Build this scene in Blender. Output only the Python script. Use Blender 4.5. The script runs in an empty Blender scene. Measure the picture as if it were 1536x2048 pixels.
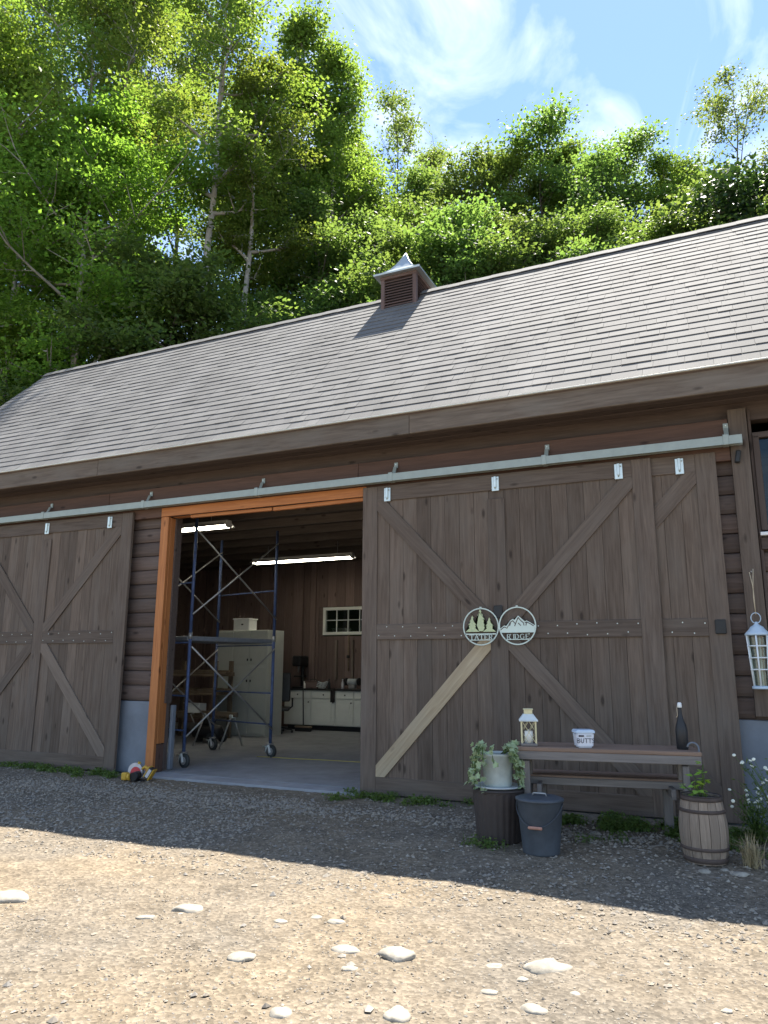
import bpy, bmesh, math, random
import numpy as np
from mathutils import Vector, Matrix, Euler
R=math.radians
rng=random.Random(7); nrg=np.random.default_rng(7)
scn=bpy.context.scene
COL=scn.collection

# ------------------------------------------------------------ camera
cd=bpy.data.cameras.new('camera'); cam=bpy.data.objects.new('camera',cd); COL.objects.link(cam); scn.camera=cam
cd.sensor_fit='HORIZONTAL'; cd.sensor_width=36; cd.lens=1471.4/1536*36; cd.clip_start=.05; cd.clip_end=3000
yaw,pit,rol=R(24.755),R(11.801),R(.26)
d_=Vector((-math.sin(yaw)*math.cos(pit),math.cos(yaw)*math.cos(pit),math.sin(pit)))
r_=Vector((math.cos(yaw),math.sin(yaw),0)); u_=r_.cross(d_)
r2=r_*math.cos(rol)+u_*math.sin(rol); u2=u_*math.cos(rol)-r_*math.sin(rol)
m=Matrix((r2,u2,-d_)).transposed().to_4x4(); m.translation=Vector((0,-8.06,1.42)); cam.matrix_world=m

# ------------------------------------------------------------ light
SUN=Vector((.0,.44,.893)).normalized()
EL=math.asin(SUN.z); AZ=math.atan2(SUN.x,SUN.y)
sd=bpy.data.lights.new('sun','SUN'); sun=bpy.data.objects.new('sun',sd); COL.objects.link(sun)
sd.energy=4.6; sd.angle=R(.53); sd.color=(1,.94,.84)
sun.rotation_euler=SUN.to_track_quat('Z','Y').to_euler(); sun.location=(0,10,40)
W=bpy.data.worlds.new('World'); scn.world=W; W.use_nodes=True
nt=W.node_tree; nt.nodes.clear()
def N(t,ty,**k):
    n=t.nodes.new(ty)
    for a,b in k.items(): setattr(n,a,b)
    return n
sky=N(nt,'ShaderNodeTexSky',sky_type='NISHITA',sun_disc=False,sun_elevation=EL,sun_rotation=AZ,altitude=300,air_density=1.0,dust_density=.1,ozone_density=3.0)
tc=N(nt,'ShaderNodeTexCoord'); sp=N(nt,'ShaderNodeSeparateXYZ'); nt.links.new(tc.outputs['Generated'],sp.inputs[0])
ad=N(nt,'ShaderNodeMath',operation='ADD'); ad.inputs[1].default_value=.12
mx=N(nt,'ShaderNodeMath',operation='MAXIMUM'); mx.inputs[1].default_value=0; nt.links.new(sp.outputs['Z'],mx.inputs[0]); nt.links.new(mx.outputs[0],ad.inputs[0])
dv=N(nt,'ShaderNodeVectorMath',operation='DIVIDE'); cb=N(nt,'ShaderNodeCombineXYZ')
for i in range(3): nt.links.new(ad.outputs[0],cb.inputs[i])
nt.links.new(tc.outputs['Generated'],dv.inputs[0]); nt.links.new(cb.outputs[0],dv.inputs[1])
mp=N(nt,'ShaderNodeMapping'); mp.inputs['Rotation'].default_value=(0,0,R(35)); mp.inputs['Scale'].default_value=(1.3,.75,0); mp.inputs['Location'].default_value=(3.1,1.7,0)
nt.links.new(dv.outputs[0],mp.inputs[0])
n1=N(nt,'ShaderNodeTexNoise'); n1.inputs['Scale'].default_value=2.6; n1.inputs['Detail'].default_value=9; n1.inputs['Roughness'].default_value=.56; n1.inputs['Distortion'].default_value=2.2
nt.links.new(mp.outputs[0],n1.inputs['Vector'])
cr=N(nt,'ShaderNodeValToRGB'); cr.color_ramp.elements[0].position=.45; cr.color_ramp.elements[1].position=.82
cr.color_ramp.elements[0].color=(0,0,0,1); cr.color_ramp.elements[1].color=(.85,.85,.85,1)
nt.links.new(n1.outputs['Fac'],cr.inputs[0])
mixc=N(nt,'ShaderNodeMixRGB'); nt.links.new(cr.outputs[0],mixc.inputs[0]); nt.links.new(sky.outputs[0],mixc.inputs[1]); mixc.inputs[2].default_value=(5.6,6.0,6.3,1)
bg=N(nt,'ShaderNodeBackground'); bg.inputs['Strength'].default_value=.083; nt.links.new(mixc.outputs[0],bg.inputs[0])
wo=N(nt,'ShaderNodeOutputWorld'); nt.links.new(bg.outputs[0],wo.inputs[0])
scn.view_settings.view_transform='Standard'; scn.view_settings.look='None'; scn.view_settings.gamma=1; scn.view_settings.use_curve_mapping=False
scn.view_settings.exposure=1.82
scn.render.engine='CYCLES'
scn.cycles.max_bounces=8; scn.cycles.transparent_max_bounces=8

# ------------------------------------------------------------ materials
def newmat(n):
    m=bpy.data.materials.new(n); m.use_nodes=True; t=m.node_tree
    return m,t,t.nodes['Principled BSDF']
def plain(name,c,rough=.6,metal=0,var=.12,scale=18,bump=.05,spec=.4):
    m,t,b=newmat(name); L=t.links.new
    tc=N(t,'ShaderNodeTexCoord'); n=N(t,'ShaderNodeTexNoise'); n.inputs['Scale'].default_value=scale; n.inputs['Detail'].default_value=6; n.inputs['Roughness'].default_value=.65
    L(tc.outputs['Object'],n.inputs['Vector'])
    mr=N(t,'ShaderNodeMapRange'); mr.inputs['From Min'].default_value=.25; mr.inputs['From Max'].default_value=.75; mr.inputs['To Min'].default_value=1-var; mr.inputs['To Max'].default_value=1+var
    L(n.outputs['Fac'],mr.inputs[0])
    oi=N(t,'ShaderNodeObjectInfo'); mr2=N(t,'ShaderNodeMapRange'); mr2.inputs['To Min'].default_value=.94; mr2.inputs['To Max'].default_value=1.06; L(oi.outputs['Random'],mr2.inputs[0])
    mu=N(t,'ShaderNodeMath',operation='MULTIPLY'); L(mr.outputs[0],mu.inputs[0]); L(mr2.outputs[0],mu.inputs[1])
    vs=N(t,'ShaderNodeVectorMath',operation='SCALE'); vs.inputs[0].default_value=c; L(mu.outputs[0],vs.inputs['Scale'])
    L(vs.outputs[0],b.inputs['Base Color'])
    b.inputs['Roughness'].default_value=rough; b.inputs['Metallic'].default_value=metal; b.inputs['Specular IOR Level'].default_value=spec
    if bump:
        bp=N(t,'ShaderNodeBump'); bp.inputs['Strength'].default_value=bump*4; bp.inputs['Distance'].default_value=.01; L(n.outputs['Fac'],bp.inputs['Height']); L(bp.outputs[0],b.inputs['Normal'])
    return m
def wood(name,c1,c2,rough=.75,var=.22,gr=16,knots=True,grey=None):
    m,t,b=newmat(name); L=t.links.new
    tc=N(t,'ShaderNodeTexCoord'); oi=N(t,'ShaderNodeObjectInfo')
    of=N(t,'ShaderNodeVectorMath',operation='SCALE'); of.inputs[0].default_value=(37,91,53); L(oi.outputs['Random'],of.inputs['Scale'])
    av=N(t,'ShaderNodeVectorMath',operation='ADD'); L(tc.outputs['Object'],av.inputs[0]); L(of.outputs[0],av.inputs[1])
    mp=N(t,'ShaderNodeMapping'); mp.inputs['Scale'].default_value=(.9,gr,gr); L(av.outputs[0],mp.inputs[0])
    n=N(t,'ShaderNodeTexNoise'); n.inputs['Scale'].default_value=2.2; n.inputs['Detail'].default_value=7; n.inputs['Roughness'].default_value=.62; n.inputs['Distortion'].default_value=.6; L(mp.outputs[0],n.inputs['Vector'])
    ramp=N(t,'ShaderNodeValToRGB'); ramp.color_ramp.elements[0].position=.3; ramp.color_ramp.elements[1].position=.72
    ramp.color_ramp.elements[0].color=(*c1,1); ramp.color_ramp.elements[1].color=(*c2,1); L(n.outputs['Fac'],ramp.inputs[0])
    # blotchy weathering
    mp2=N(t,'ShaderNodeMapping'); mp2.inputs['Scale'].default_value=(1.1,3,3); L(av.outputs[0],mp2.inputs[0])
    n2=N(t,'ShaderNodeTexNoise'); n2.inputs['Scale'].default_value=1.3; n2.inputs['Detail'].default_value=5; L(mp2.outputs[0],n2.inputs['Vector'])
    g=grey or tuple(.5*(a+b) for a,b in zip(c1,c2))
    mr=N(t,'ShaderNodeMapRange'); mr.inputs['From Min'].default_value=.45; mr.inputs['From Max'].default_value=.75; mr.inputs['To Max'].default_value=.6; L(n2.outputs['Fac'],mr.inputs[0])
    mix=N(t,'ShaderNodeMixRGB'); L(mr.outputs[0],mix.inputs[0]); L(ramp.outputs[0],mix.inputs[1]); mix.inputs[2].default_value=(*g,1)
    last=mix.outputs[0]
    if knots:
        mp3=N(t,'ShaderNodeMapping'); mp3.inputs['Scale'].default_value=(2.0,5.5,5.5); L(av.outputs[0],mp3.inputs[0])
        v=N(t,'ShaderNodeTexVoronoi'); v.inputs['Scale'].default_value=1.0; L(mp3.outputs[0],v.inputs['Vector'])
        k=N(t,'ShaderNodeMapRange'); k.inputs['From Min'].default_value=.06; k.inputs['From Max'].default_value=.14; k.inputs['To Min'].default_value=.75; k.inputs['To Max'].default_value=0; L(v.outputs['Distance'],k.inputs[0])
        mk=N(t,'ShaderNodeMixRGB'); L(k.outputs[0],mk.inputs[0]); L(last,mk.inputs[1]); mk.inputs[2].default_value=(c1[0]*.35,c1[1]*.33,c1[2]*.33,1); last=mk.outputs[0]
    mr2=N(t,'ShaderNodeMapRange'); mr2.inputs['To Min'].default_value=1-var; mr2.inputs['To Max'].default_value=1+var; L(oi.outputs['Random'],mr2.inputs[0])
    vs=N(t,'ShaderNodeVectorMath',operation='SCALE'); L(last,vs.inputs[0]); L(mr2.outputs[0],vs.inputs['Scale']); L(vs.outputs[0],b.inputs['Base Color'])
    b.inputs['Roughness'].default_value=rough; b.inputs['Specular IOR Level'].default_value=.25
    bp=N(t,'ShaderNodeBump'); bp.inputs['Strength'].default_value=.35; bp.inputs['Distance'].default_value=.006; L(n.outputs['Fac'],bp.inputs['Height']); L(bp.outputs[0],b.inputs['Normal'])
    return m
def leafmat(name,c1,c2,tr=.5,ctr=None):
    m=bpy.data.materials.new(name); m.use_nodes=True; t=m.node_tree; t.nodes.clear(); L=t.links.new
    g=N(t,'ShaderNodeNewGeometry'); oi=N(t,'ShaderNodeObjectInfo')
    ramp=N(t,'ShaderNodeValToRGB'); ramp.color_ramp.elements[0].color=(*c1,1); ramp.color_ramp.elements[1].color=(*c2,1); L(g.outputs['Random Per Island'],ramp.inputs[0])
    hs=N(t,'ShaderNodeHueSaturation'); L(ramp.outputs[0],hs.inputs['Color'])
    mr=N(t,'ShaderNodeMapRange'); mr.inputs['To Min'].default_value=.485; mr.inputs['To Max'].default_value=.515; L(oi.outputs['Random'],mr.inputs[0]); L(mr.outputs[0],hs.inputs['Hue'])
    mr3=N(t,'ShaderNodeMapRange'); mr3.inputs['To Min'].default_value=.85; mr3.inputs['To Max'].default_value=1.15; L(oi.outputs['Random'],mr3.inputs[0]); L(mr3.outputs[0],hs.inputs['Value'])
    p=N(t,'ShaderNodeBsdfPrincipled'); L(hs.outputs[0],p.inputs['Base Color']); p.inputs['Roughness'].default_value=.5; p.inputs['Specular IOR Level'].default_value=.3
    tl=N(t,'ShaderNodeBsdfTranslucent'); vs=N(t,'ShaderNodeVectorMath',operation='MULTIPLY'); L(hs.outputs[0],vs.inputs[0]); vs.inputs[1].default_value=ctr or (2.0,1.85,.85); L(vs.outputs[0],tl.inputs[0])
    mx=N(t,'ShaderNodeMixShader'); mx.inputs[0].default_value=tr; L(p.outputs[0],mx.inputs[1]); L(tl.outputs[0],mx.inputs[2])
    o=N(t,'ShaderNodeOutputMaterial'); L(mx.outputs[0],o.inputs[0]); return m
def islandmat(name,cs,rough=.8,tint=None):
    m,t,b=newmat(name); L=t.links.new
    g=N(t,'ShaderNodeNewGeometry'); ramp=N(t,'ShaderNodeValToRGB'); e=ramp.color_ramp.elements
    while len(e)<len(cs): e.new(.5)
    for i,c in enumerate(cs): e[i].position=i/(len(cs)-1); e[i].color=(*c,1)
    L(g.outputs['Random Per Island'],ramp.inputs[0]); L(ramp.outputs[0],b.inputs['Base Color']); b.inputs['Roughness'].default_value=rough; b.inputs['Specular IOR Level'].default_value=.25
    return m
def shinglemat():
    m,t,b=newmat('asphalt_shingle'); L=t.links.new
    g=N(t,'ShaderNodeNewGeometry'); oi=N(t,'ShaderNodeObjectInfo'); tc=N(t,'ShaderNodeTexCoord')
    a=N(t,'ShaderNodeMath',operation='ADD'); L(g.outputs['Random Per Island'],a.inputs[0]); L(oi.outputs['Random'],a.inputs[1])
    fr=N(t,'ShaderNodeMath',operation='FRACT'); L(a.outputs[0],fr.inputs[0])
    ramp=N(t,'ShaderNodeValToRGB'); e=ramp.color_ramp.elements; e[0].color=(.120,.117,.114,1); e[1].color=(.146,.142,.136,1); x=e.new(.5); x.color=(.132,.128,.125,1); L(fr.outputs[0],ramp.inputs[0])
    n=N(t,'ShaderNodeTexNoise'); n.inputs['Scale'].default_value=140; n.inputs['Detail'].default_value=3; L(g.outputs['Position'],n.inputs['Vector'])
    n2=N(t,'ShaderNodeTexNoise'); n2.inputs['Scale'].default_value=.9; n2.inputs['Detail'].default_value=4; L(g.outputs['Position'],n2.inputs['Vector'])
    ad=N(t,'ShaderNodeMath',operation='ADD'); L(n.outputs['Fac'],ad.inputs[0]); L(n2.outputs['Fac'],ad.inputs[1])
    mr=N(t,'ShaderNodeMapRange'); mpx=N(t,'ShaderNodeMapping'); mpx.inputs['Scale'].default_value=(2.2,.25,.25); L(g.outputs['Position'],mpx.inputs[0]); n3=N(t,'ShaderNodeTexNoise'); n3.inputs['Scale'].default_value=1.4; n3.inputs['Detail'].default_value=5; L(mpx.outputs[0],n3.inputs['Vector']); ad2=N(t,'ShaderNodeMath',operation='ADD'); L(ad.outputs[0],ad2.inputs[0]); L(n3.outputs['Fac'],ad2.inputs[1])
    mr.inputs['From Min'].default_value=1.0; mr.inputs['From Max'].default_value=2.0; mr.inputs['To Min'].default_value=.68; mr.inputs['To Max'].default_value=1.32; L(ad2.outputs[0],mr.inputs[0])
    vs=N(t,'ShaderNodeVectorMath',operation='SCALE'); L(ramp.outputs[0],vs.inputs[0]); L(mr.outputs[0],vs.inputs['Scale']); L(vs.outputs[0],b.inputs['Base Color'])
    b.inputs['Roughness'].default_value=.85; b.inputs['Specular IOR Level'].default_value=.3
    bp=N(t,'ShaderNodeBump'); bp.inputs['Strength'].default_value=.4; bp.inputs['Distance'].default_value=.004; L(n.outputs['Fac'],bp.inputs['Height']); L(bp.outputs[0],b.inputs['Normal'])
    return m
def groundmat():
    m,t,b=newmat('gravel_dirt'); L=t.links.new
    g=N(t,'ShaderNodeNewGeometry')
    def noise(s,d=6,r=.6):
        n=N(t,'ShaderNodeTexNoise'); n.inputs['Scale'].default_value=s; n.inputs['Detail'].default_value=d; n.inputs['Roughness'].default_value=r; L(g.outputs['Position'],n.inputs['Vector']); return n
    a=noise(.55); f=noise(38,5,.7); mid=noise(5,6,.65)
    r1=N(t,'ShaderNodeValToRGB'); e=r1.color_ramp.elements; e[0].position=.36; e[1].position=.62; e[0].color=(.155,.134,.107,1); e[1].color=(.200,.160,.112,1); L(a.outputs['Fac'],r1.inputs[0])
    v=N(t,'ShaderNodeTexVoronoi'); v.inputs['Scale'].default_value=42; v.inputs['Randomness'].default_value=1; L(g.outputs['Position'],v.inputs['Vector'])
    hs=N(t,'ShaderNodeSeparateColor'); L(v.outputs['Color'],hs.inputs[0])
    mr=N(t,'ShaderNodeMapRange'); mr.inputs['To Min'].default_value=.72; mr.inputs['To Max'].default_value=1.3; L(hs.outputs[0],mr.inputs[0])
    mr2=N(t,'ShaderNodeMapRange'); mr2.inputs['From Min'].default_value=.3; mr2.inputs['From Max'].default_value=.7; mr2.inputs['To Min'].default_value=.72; mr2.inputs['To Max'].default_value=1.25; L(f.outputs['Fac'],mr2.inputs[0])
    mr3=N(t,'ShaderNodeMapRange'); mr3.inputs['From Min'].default_value=.3; mr3.inputs['From Max'].default_value=.7; mr3.inputs['To Min'].default_value=.74; mr3.inputs['To Max'].default_value=1.2; L(mid.outputs['Fac'],mr3.inputs[0])
    m1=N(t,'ShaderNodeMath',operation='MULTIPLY'); L(mr.outputs[0],m1.inputs[0]); L(mr2.outputs[0],m1.inputs[1])
    m2=N(t,'ShaderNodeMath',operation='MULTIPLY'); L(m1.outputs[0],m2.inputs[0]); L(mr3.outputs[0],m2.inputs[1])
    # hillside soil / leaf litter beyond the barn
    s=N(t,'ShaderNodeSeparateXYZ'); L(g.outputs['Position'],s.inputs[0])
    hm=N(t,'ShaderNodeMapRange'); hm.inputs['From Min'].default_value=7; hm.inputs['From Max'].default_value=9; L(s.outputs['Y'],hm.inputs[0])
    mix=N(t,'ShaderNodeMixRGB'); L(hm.outputs[0],mix.inputs[0]); L(r1.outputs[0],mix.inputs[1]); mix.inputs[2].default_value=(.06,.075,.03,1)
    vs=N(t,'ShaderNodeVectorMath',operation='SCALE'); L(mix.outputs[0],vs.inputs[0]); L(m2.outputs[0],vs.inputs['Scale']); L(vs.outputs[0],b.inputs['Base Color'])
    b.inputs['Roughness'].default_value=.92; b.inputs['Specular IOR Level'].default_value=.15
    ad=N(t,'ShaderNodeMath',operation='ADD'); L(v.outputs['Distance'],ad.inputs[0]); L(f.outputs['Fac'],ad.inputs[1])
    bp=N(t,'ShaderNodeBump'); bp.inputs['Strength'].default_value=.7; bp.inputs['Distance'].default_value=.012; L(ad.outputs[0],bp.inputs['Height']); L(bp.outputs[0],b.inputs['Normal'])
    return m
def emis(name,c,s):
    m,t,b=newmat(name); b.inputs['Base Color'].default_value=(.8,.8,.75,1); b.inputs['Emission Color'].default_value=(*c,1); b.inputs['Emission Strength'].default_value=s; return m
def glassmat(name,c,fac=.25):
    m=bpy.data.materials.new(name); m.use_nodes=True; t=m.node_tree; t.nodes.clear(); L=t.links.new
    tr=N(t,'ShaderNodeBsdfTransparent'); tr.inputs[0].default_value=(*c,1); gl=N(t,'ShaderNodeBsdfGlossy'); gl.inputs['Roughness'].default_value=.03
    mx=N(t,'ShaderNodeMixShader'); mx.inputs[0].default_value=fac; L(tr.outputs[0],mx.inputs[1]); L(gl.outputs[0],mx.inputs[2]); o=N(t,'ShaderNodeOutputMaterial'); L(mx.outputs[0],o.inputs[0]); return m

M={}
M['door']=wood('weathered_brown_plank',(.088,.063,.047),(.168,.128,.100),grey=(.155,.130,.108),var=.22)
M['frame']=wood('weathered_brown_rail',(.085,.062,.048),(.158,.122,.097),grey=(.146,.124,.105),var=.12)
M['siding']=wood('stained_log_siding',(.085,.060,.050),(.145,.105,.088),grey=(.13,.108,.096))
M['dark']=wood('dark_stained_board',(.068,.050,.043),(.115,.087,.075))
M['fascia']=wood('weathered_fascia_board',(.095,.072,.055),(.180,.145,.115),grey=(.175,.155,.132),gr=12)
M['header']=wood('red_brown_header',(.085,.050,.038),(.145,.084,.062),var=.1)
M['cedar']=wood('fresh_cedar_trim',(.36,.125,.040),(.56,.225,.075),var=.08,rough=.55)
M['pine']=wood('bare_pine',(.30,.225,.140),(.46,.37,.25),grey=(.36,.31,.23))
M['worn']=wood('worn_brace',(.13,.10,.08),(.22,.175,.14))
M['inner']=wood('interior_red_brown_board',(.115,.080,.070),(.180,.132,.118))
M['rafter']=wood('interior_joist',(.13,.105,.085),(.20,.165,.14))
M['lumber']=wood('stacked_lumber',(.12,.09,.06),(.22,.17,.12))
M['deck']=wood('table_plank_brown',(.17,.115,.085),(.29,.20,.15),var=.08,knots=False)
M['deckside']=wood('table_edge_grey',(.15,.135,.125),(.25,.225,.21),var=.08,knots=False)
M['stave']=wood('barrel_stave',(.19,.145,.11),(.34,.27,.21),gr=22,knots=False)
M['shingle']=shinglemat()
M['ground']=groundmat()
M['concrete']=plain('concrete_floor',(.23,.24,.255),.7,var=.25,scale=3)
M['stem']=plain('grey_painted_foundation',(.165,.185,.215),.8,var=.22,scale=2.5)
M['galv']=plain('galvanised_steel',(.33,.37,.34),.5,.3,var=.1,scale=9,bump=.01)
M['hanger']=plain('bright_hanger_steel',(.62,.68,.66),.35,.5,var=.1,bump=.01)
M['drip']=plain('pale_drip_edge',(.55,.54,.48),.5,var=.1)
M['cupmetal']=plain('pale_standing_metal',(.42,.46,.47),.38,.6,var=.1,scale=5,bump=.01)
M['cupwood']=wood('cupola_brown_wood',(.09,.058,.05),(.15,.105,.095))
M['black']=plain('black_iron',(.018,.019,.02),.5,var=.2)
M['blackplastic']=plain('black_plastic',(.02,.02,.022),.45,var=.2)
M['rubber']=plain('dark_rubber',(.04,.045,.045),.7,var=.2)
M['blue']=plain('blue_scaffold_paint',(.055,.085,.18),.5,var=.45,scale=14)
M['zinc']=plain('zinc_plated_brace',(.33,.33,.32),.4,.5,var=.15,bump=.01)
M['alu']=plain('dull_aluminium_deck',(.22,.235,.255),.5,.3,var=.15)
M['cabinet']=plain('cream_cabinet_paint',(.60,.62,.58),.5,var=.05,scale=6,bump=0)
M['tallcab']=plain('grey_green_cabinet_paint',(.44,.46,.42),.55,var=.06,scale=6,bump=0)
M['white']=plain('white_paint',(.75,.76,.74),.5,var=.05,bump=0)
M['tube']=emis('fluorescent_tube',(1,.93,.76),6)
M['glass']=glassmat('dusty_pane',(.72,.78,.72),.12)
M['darkglass']=glassmat('dark_window_glass',(.35,.42,.44),.04)
M['slat']=plain('grey_blind_slat',(.10,.125,.13),.5,var=.1)
M['drum']=plain('dark_brown_ribbed_plastic',(.045,.035,.032),.6,var=.15)
M['bucket']=plain('dark_grey_enamel',(.062,.072,.086),.5,.1,var=.3,scale=6)
M['pot']=plain('pale_glazed_pot',(.42,.46,.43),.5,var=.25,scale=7)
M['saucer']=plain('grey_saucer',(.42,.46,.48),.5,var=.1)
M['soil']=plain('potting_soil',(.03,.024,.018),.95,var=.3)
M['handle']=plain('pinkish_wood_handle',(.42,.22,.16),.6)
M['cream']=plain('cream_lantern_paint',(.62,.56,.34),.55,var=.15)
M['creamroof']=plain('pale_lantern_roof',(.55,.60,.60),.5,var=.1)
M['candle']=plain('white_wax',(.8,.8,.77),.5,bump=0)
M['tubw']=plain('white_plastic_tub',(.68,.71,.78),.4,var=.03,bump=0)
M['tublid']=plain('pale_blue_lid',(.50,.60,.72),.4,var=.03,bump=0)
M['ink']=plain('black_marker',(.03,.03,.05),.6,bump=0)
M['lantblue']=plain('pale_blue_lantern_metal',(.46,.56,.66),.5,.1,var=.1)
M['lantwhite']=plain('chalky_white_bars',(.68,.72,.74),.6,var=.15)
M['string']=plain('tan_string',(.45,.38,.27),.9)
M['signg']=plain('sign_silver_green_reflection',(.50,.56,.33),.5,.15,var=.1,scale=6,bump=0)  # silver metal with a green reflection of its surroundings painted into the base colour
M['signs']=plain('brushed_sign_silver',(.56,.64,.58),.5,.15,var=.08,scale=6,bump=0)
M['yellow']=plain('tool_yellow',(.55,.33,.04),.5,bump=0)
M['guard']=plain('grey_saw_guard',(.50,.50,.54),.4,.4,bump=0)
M['red']=plain('red_saw_blade',(.48,.05,.06),.5,bump=0)
M['cordy']=plain('yellow_line',(.45,.38,.12),.8,bump=0)
M['cloth']=plain('dark_cloth',(.04,.035,.035),.9)
M['rock']=plain('pale_field_stone',(.30,.27,.22),.95,var=.42,scale=9,bump=.15)
M['pebble']=islandmat('mixed_gravel',[(.20,.178,.150),(.24,.205,.16),(.295,.26,.21),(.215,.20,.18),(.265,.222,.17),(.33,.30,.255)])
M['bark']=plain('grey_bark',(.27,.255,.23),.9,var=.35,scale=5,bump=.2)
M['barkd']=plain('brown_bark',(.10,.085,.07),.9,var=.35,scale=6,bump=.2)
M['leafM']=leafmat('maple_leaf',(.090,.155,.035),(.140,.210,.050),.68,(1.9,1.95,.85))
M['leafA']=leafmat('forest_leaf',(.080,.130,.035),(.130,.185,.050),.66)
M['leafC']=leafmat('hill_leaf',(.070,.125,.045),(.115,.175,.062),.62)
M['leafD']=leafmat('pale_leaf',(.085,.135,.045),(.13,.175,.06),.5)
M['leafK']=leafmat('dark_leaf',(.018,.040,.014),(.035,.065,.02),.2)
M['weed']=leafmat('weed_leaf',(.07,.12,.03),(.12,.19,.05),.35)
M['ivy']=leafmat('ivy_leaf',(.20,.30,.16),(.38,.46,.27),.25,(1.1,1.1,.7))
M['bean']=leafmat('bean_leaf',(.18,.32,.05),(.27,.42,.08),.4)
M['straw']=leafmat('dry_grass',(.36,.30,.17),(.5,.43,.26),.2,(1,1,.8))
M['petal']=plain('white_petal',(.75,.75,.62),.6,bump=0)

# ------------------------------------------------------------ builders
def link(o,parent=None):
    COL.objects.link(o)
    if parent: o.parent=parent
    return o
def tag(o,label=None,cat=None,group=None,kind=None):
    if label: o['label']=label
    if cat: o['category']=cat
    if group: o['group']=group
    if kind: o['kind']=kind
    return o
def thing(name,label,cat,loc=(0,0,0),rz=0,group=None):
    o=bpy.data.objects.new(name,None); o.empty_display_size=.1; link(o); o.location=loc; o.rotation_euler=(0,0,rz); return tag(o,label,cat,group)
def mobj(name,me,mat,parent=None,loc=(0,0,0),rot=(0,0,0)):
    if not me.materials: me.materials.append(M[mat])
    o=bpy.data.objects.new(name,me); link(o,parent); o.location=loc; o.rotation_euler=rot; return o
def frombm(bm,name='m',smooth=False):
    me=bpy.data.meshes.new(name); bmesh.ops.recalc_face_normals(bm,faces=bm.faces); bm.to_mesh(me); bm.free()
    if smooth:
        for p in me.polygons: p.use_smooth=True
    return me
_bc={}
def boxmesh(sx,sy,sz,bev,mat):
    k=(round(sx,4),round(sy,4),round(sz,4),bev,mat)
    if k in _bc: return _bc[k]
    bm=bmesh.new(); bmesh.ops.create_cube(bm,size=1); bmesh.ops.scale(bm,vec=(sx,sy,sz),verts=bm.verts)
    if bev: bmesh.ops.bevel(bm,geom=bm.edges[:],offset=min(bev,.3*min(sx,sy,sz)),segments=1,affect='EDGES')
    me=frombm(bm); me.materials.append(M[mat]); _bc[k]=me; return me
def box(name,p,c,s,mat,bev=.004,rot=(0,0,0)):
    return mobj(name,boxmesh(*s,bev,mat),mat,p,c,rot)
def vboard(name,p,c,w,t,h,mat,bev=.004):   # vertical board, grain along z: length on local x then turned up
    return box(name,p,c,(h,t,w),mat,bev,(0,-math.pi/2,0))
def lathe(prof,seg=24,cap=True):
    bm=bmesh.new(); rings=[]
    for r,z in prof:
        rings.append([bm.verts.new((r*math.cos(2*math.pi*i/seg),r*math.sin(2*math.pi*i/seg),z)) for i in range(seg)])
    for a,b in zip(rings,rings[1:]):
        for i in range(seg): bm.faces.new((a[i],a[(i+1)%seg],b[(i+1)%seg],b[i]))
    if cap:
        bm.faces.new(rings[0][::-1]); bm.faces.new(rings[-1])
    me=frombm(bm); 
    for p in me.polygons: p.use_smooth=len(p.vertices)==4
    return me
def tubes(lines,seg=6,cap=True):
    """lines: list of (points, radii) -> one mesh"""
    bm=bmesh.new()
    for pts,rad in lines:
        pts=[Vector(p) for p in pts]; rings=[]
        if not hasattr(rad,'__len__'): rad=[rad]*len(pts)
        prev=None
        for i,p in enumerate(pts):
            d=(pts[min(i+1,len(pts)-1)]-pts[max(i-1,0)]).normalized()
            if prev is None:
                a=d.orthogonal().normalized()
            else:
                a=(prev-d*prev.dot(d)); a=a.normalized() if a.length>1e-6 else d.orthogonal().normalized()
            prev=a; b=d.cross(a)
            rings.append([bm.verts.new(p+(a*math.cos(2*math.pi*k/seg)+b*math.sin(2*math.pi*k/seg))*rad[i]) for k in range(seg)])
        for A,B in zip(rings,rings[1:]):
            for k in range(seg): bm.faces.new((A[k],A[(k+1)%seg],B[(k+1)%seg],B[k]))
        if cap: bm.faces.new(rings[0][::-1]); bm.faces.new(rings[-1])
    me=frombm(bm)
    for p in me.polygons: p.use_smooth=len(p.vertices)==4
    return me
def plate(polys,t):   # polygons in the xz plane extruded along y
    bm=bmesh.new()
    for P in polys:
        a=[bm.verts.new((x,-t/2,z)) for x,z in P]; b=[bm.verts.new((x,t/2,z)) for x,z in P]
        bm.faces.new(a); bm.faces.new(b[::-1]); n=len(P)
        for i in range(n): bm.faces.new((a[i],b[i],b[(i+1)%n],a[(i+1)%n]))
    bmesh.ops.triangulate(bm,faces=[f for f in bm.faces if len(f.verts)>4])
    return frombm(bm)
def npmesh(name,V,F):   # quads or tris of equal size from numpy
    me=bpy.data.meshes.new(name); n=F.shape[1]
    me.vertices.add(len(V)); me.vertices.foreach_set('co',V.astype(np.float32).ravel())
    me.loops.add(F.size); me.loops.foreach_set('vertex_index',F.astype(np.int32).ravel())
    me.polygons.add(len(F)); me.polygons.foreach_set('loop_start',np.arange(0,F.size,n,dtype=np.int32))
    me.polygons.foreach_set('use_smooth',np.zeros(len(F),dtype=bool)); me.update(); return me
def clip(P,a,b,c):    # keep a*x+b*y<=c
    o=[]
    for i in range(len(P)):
        p,q=P[i],P[(i+1)%len(P)]; dp=a*p[0]+b*p[1]-c; dq=a*q[0]+b*q[1]-c
        if dp<=0: o.append(p)
        if dp*dq<0:
            t=dp/(dp-dq); o.append((p[0]+t*(q[0]-p[0]),p[1]+t*(q[1]-p[1])))
    return o

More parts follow.
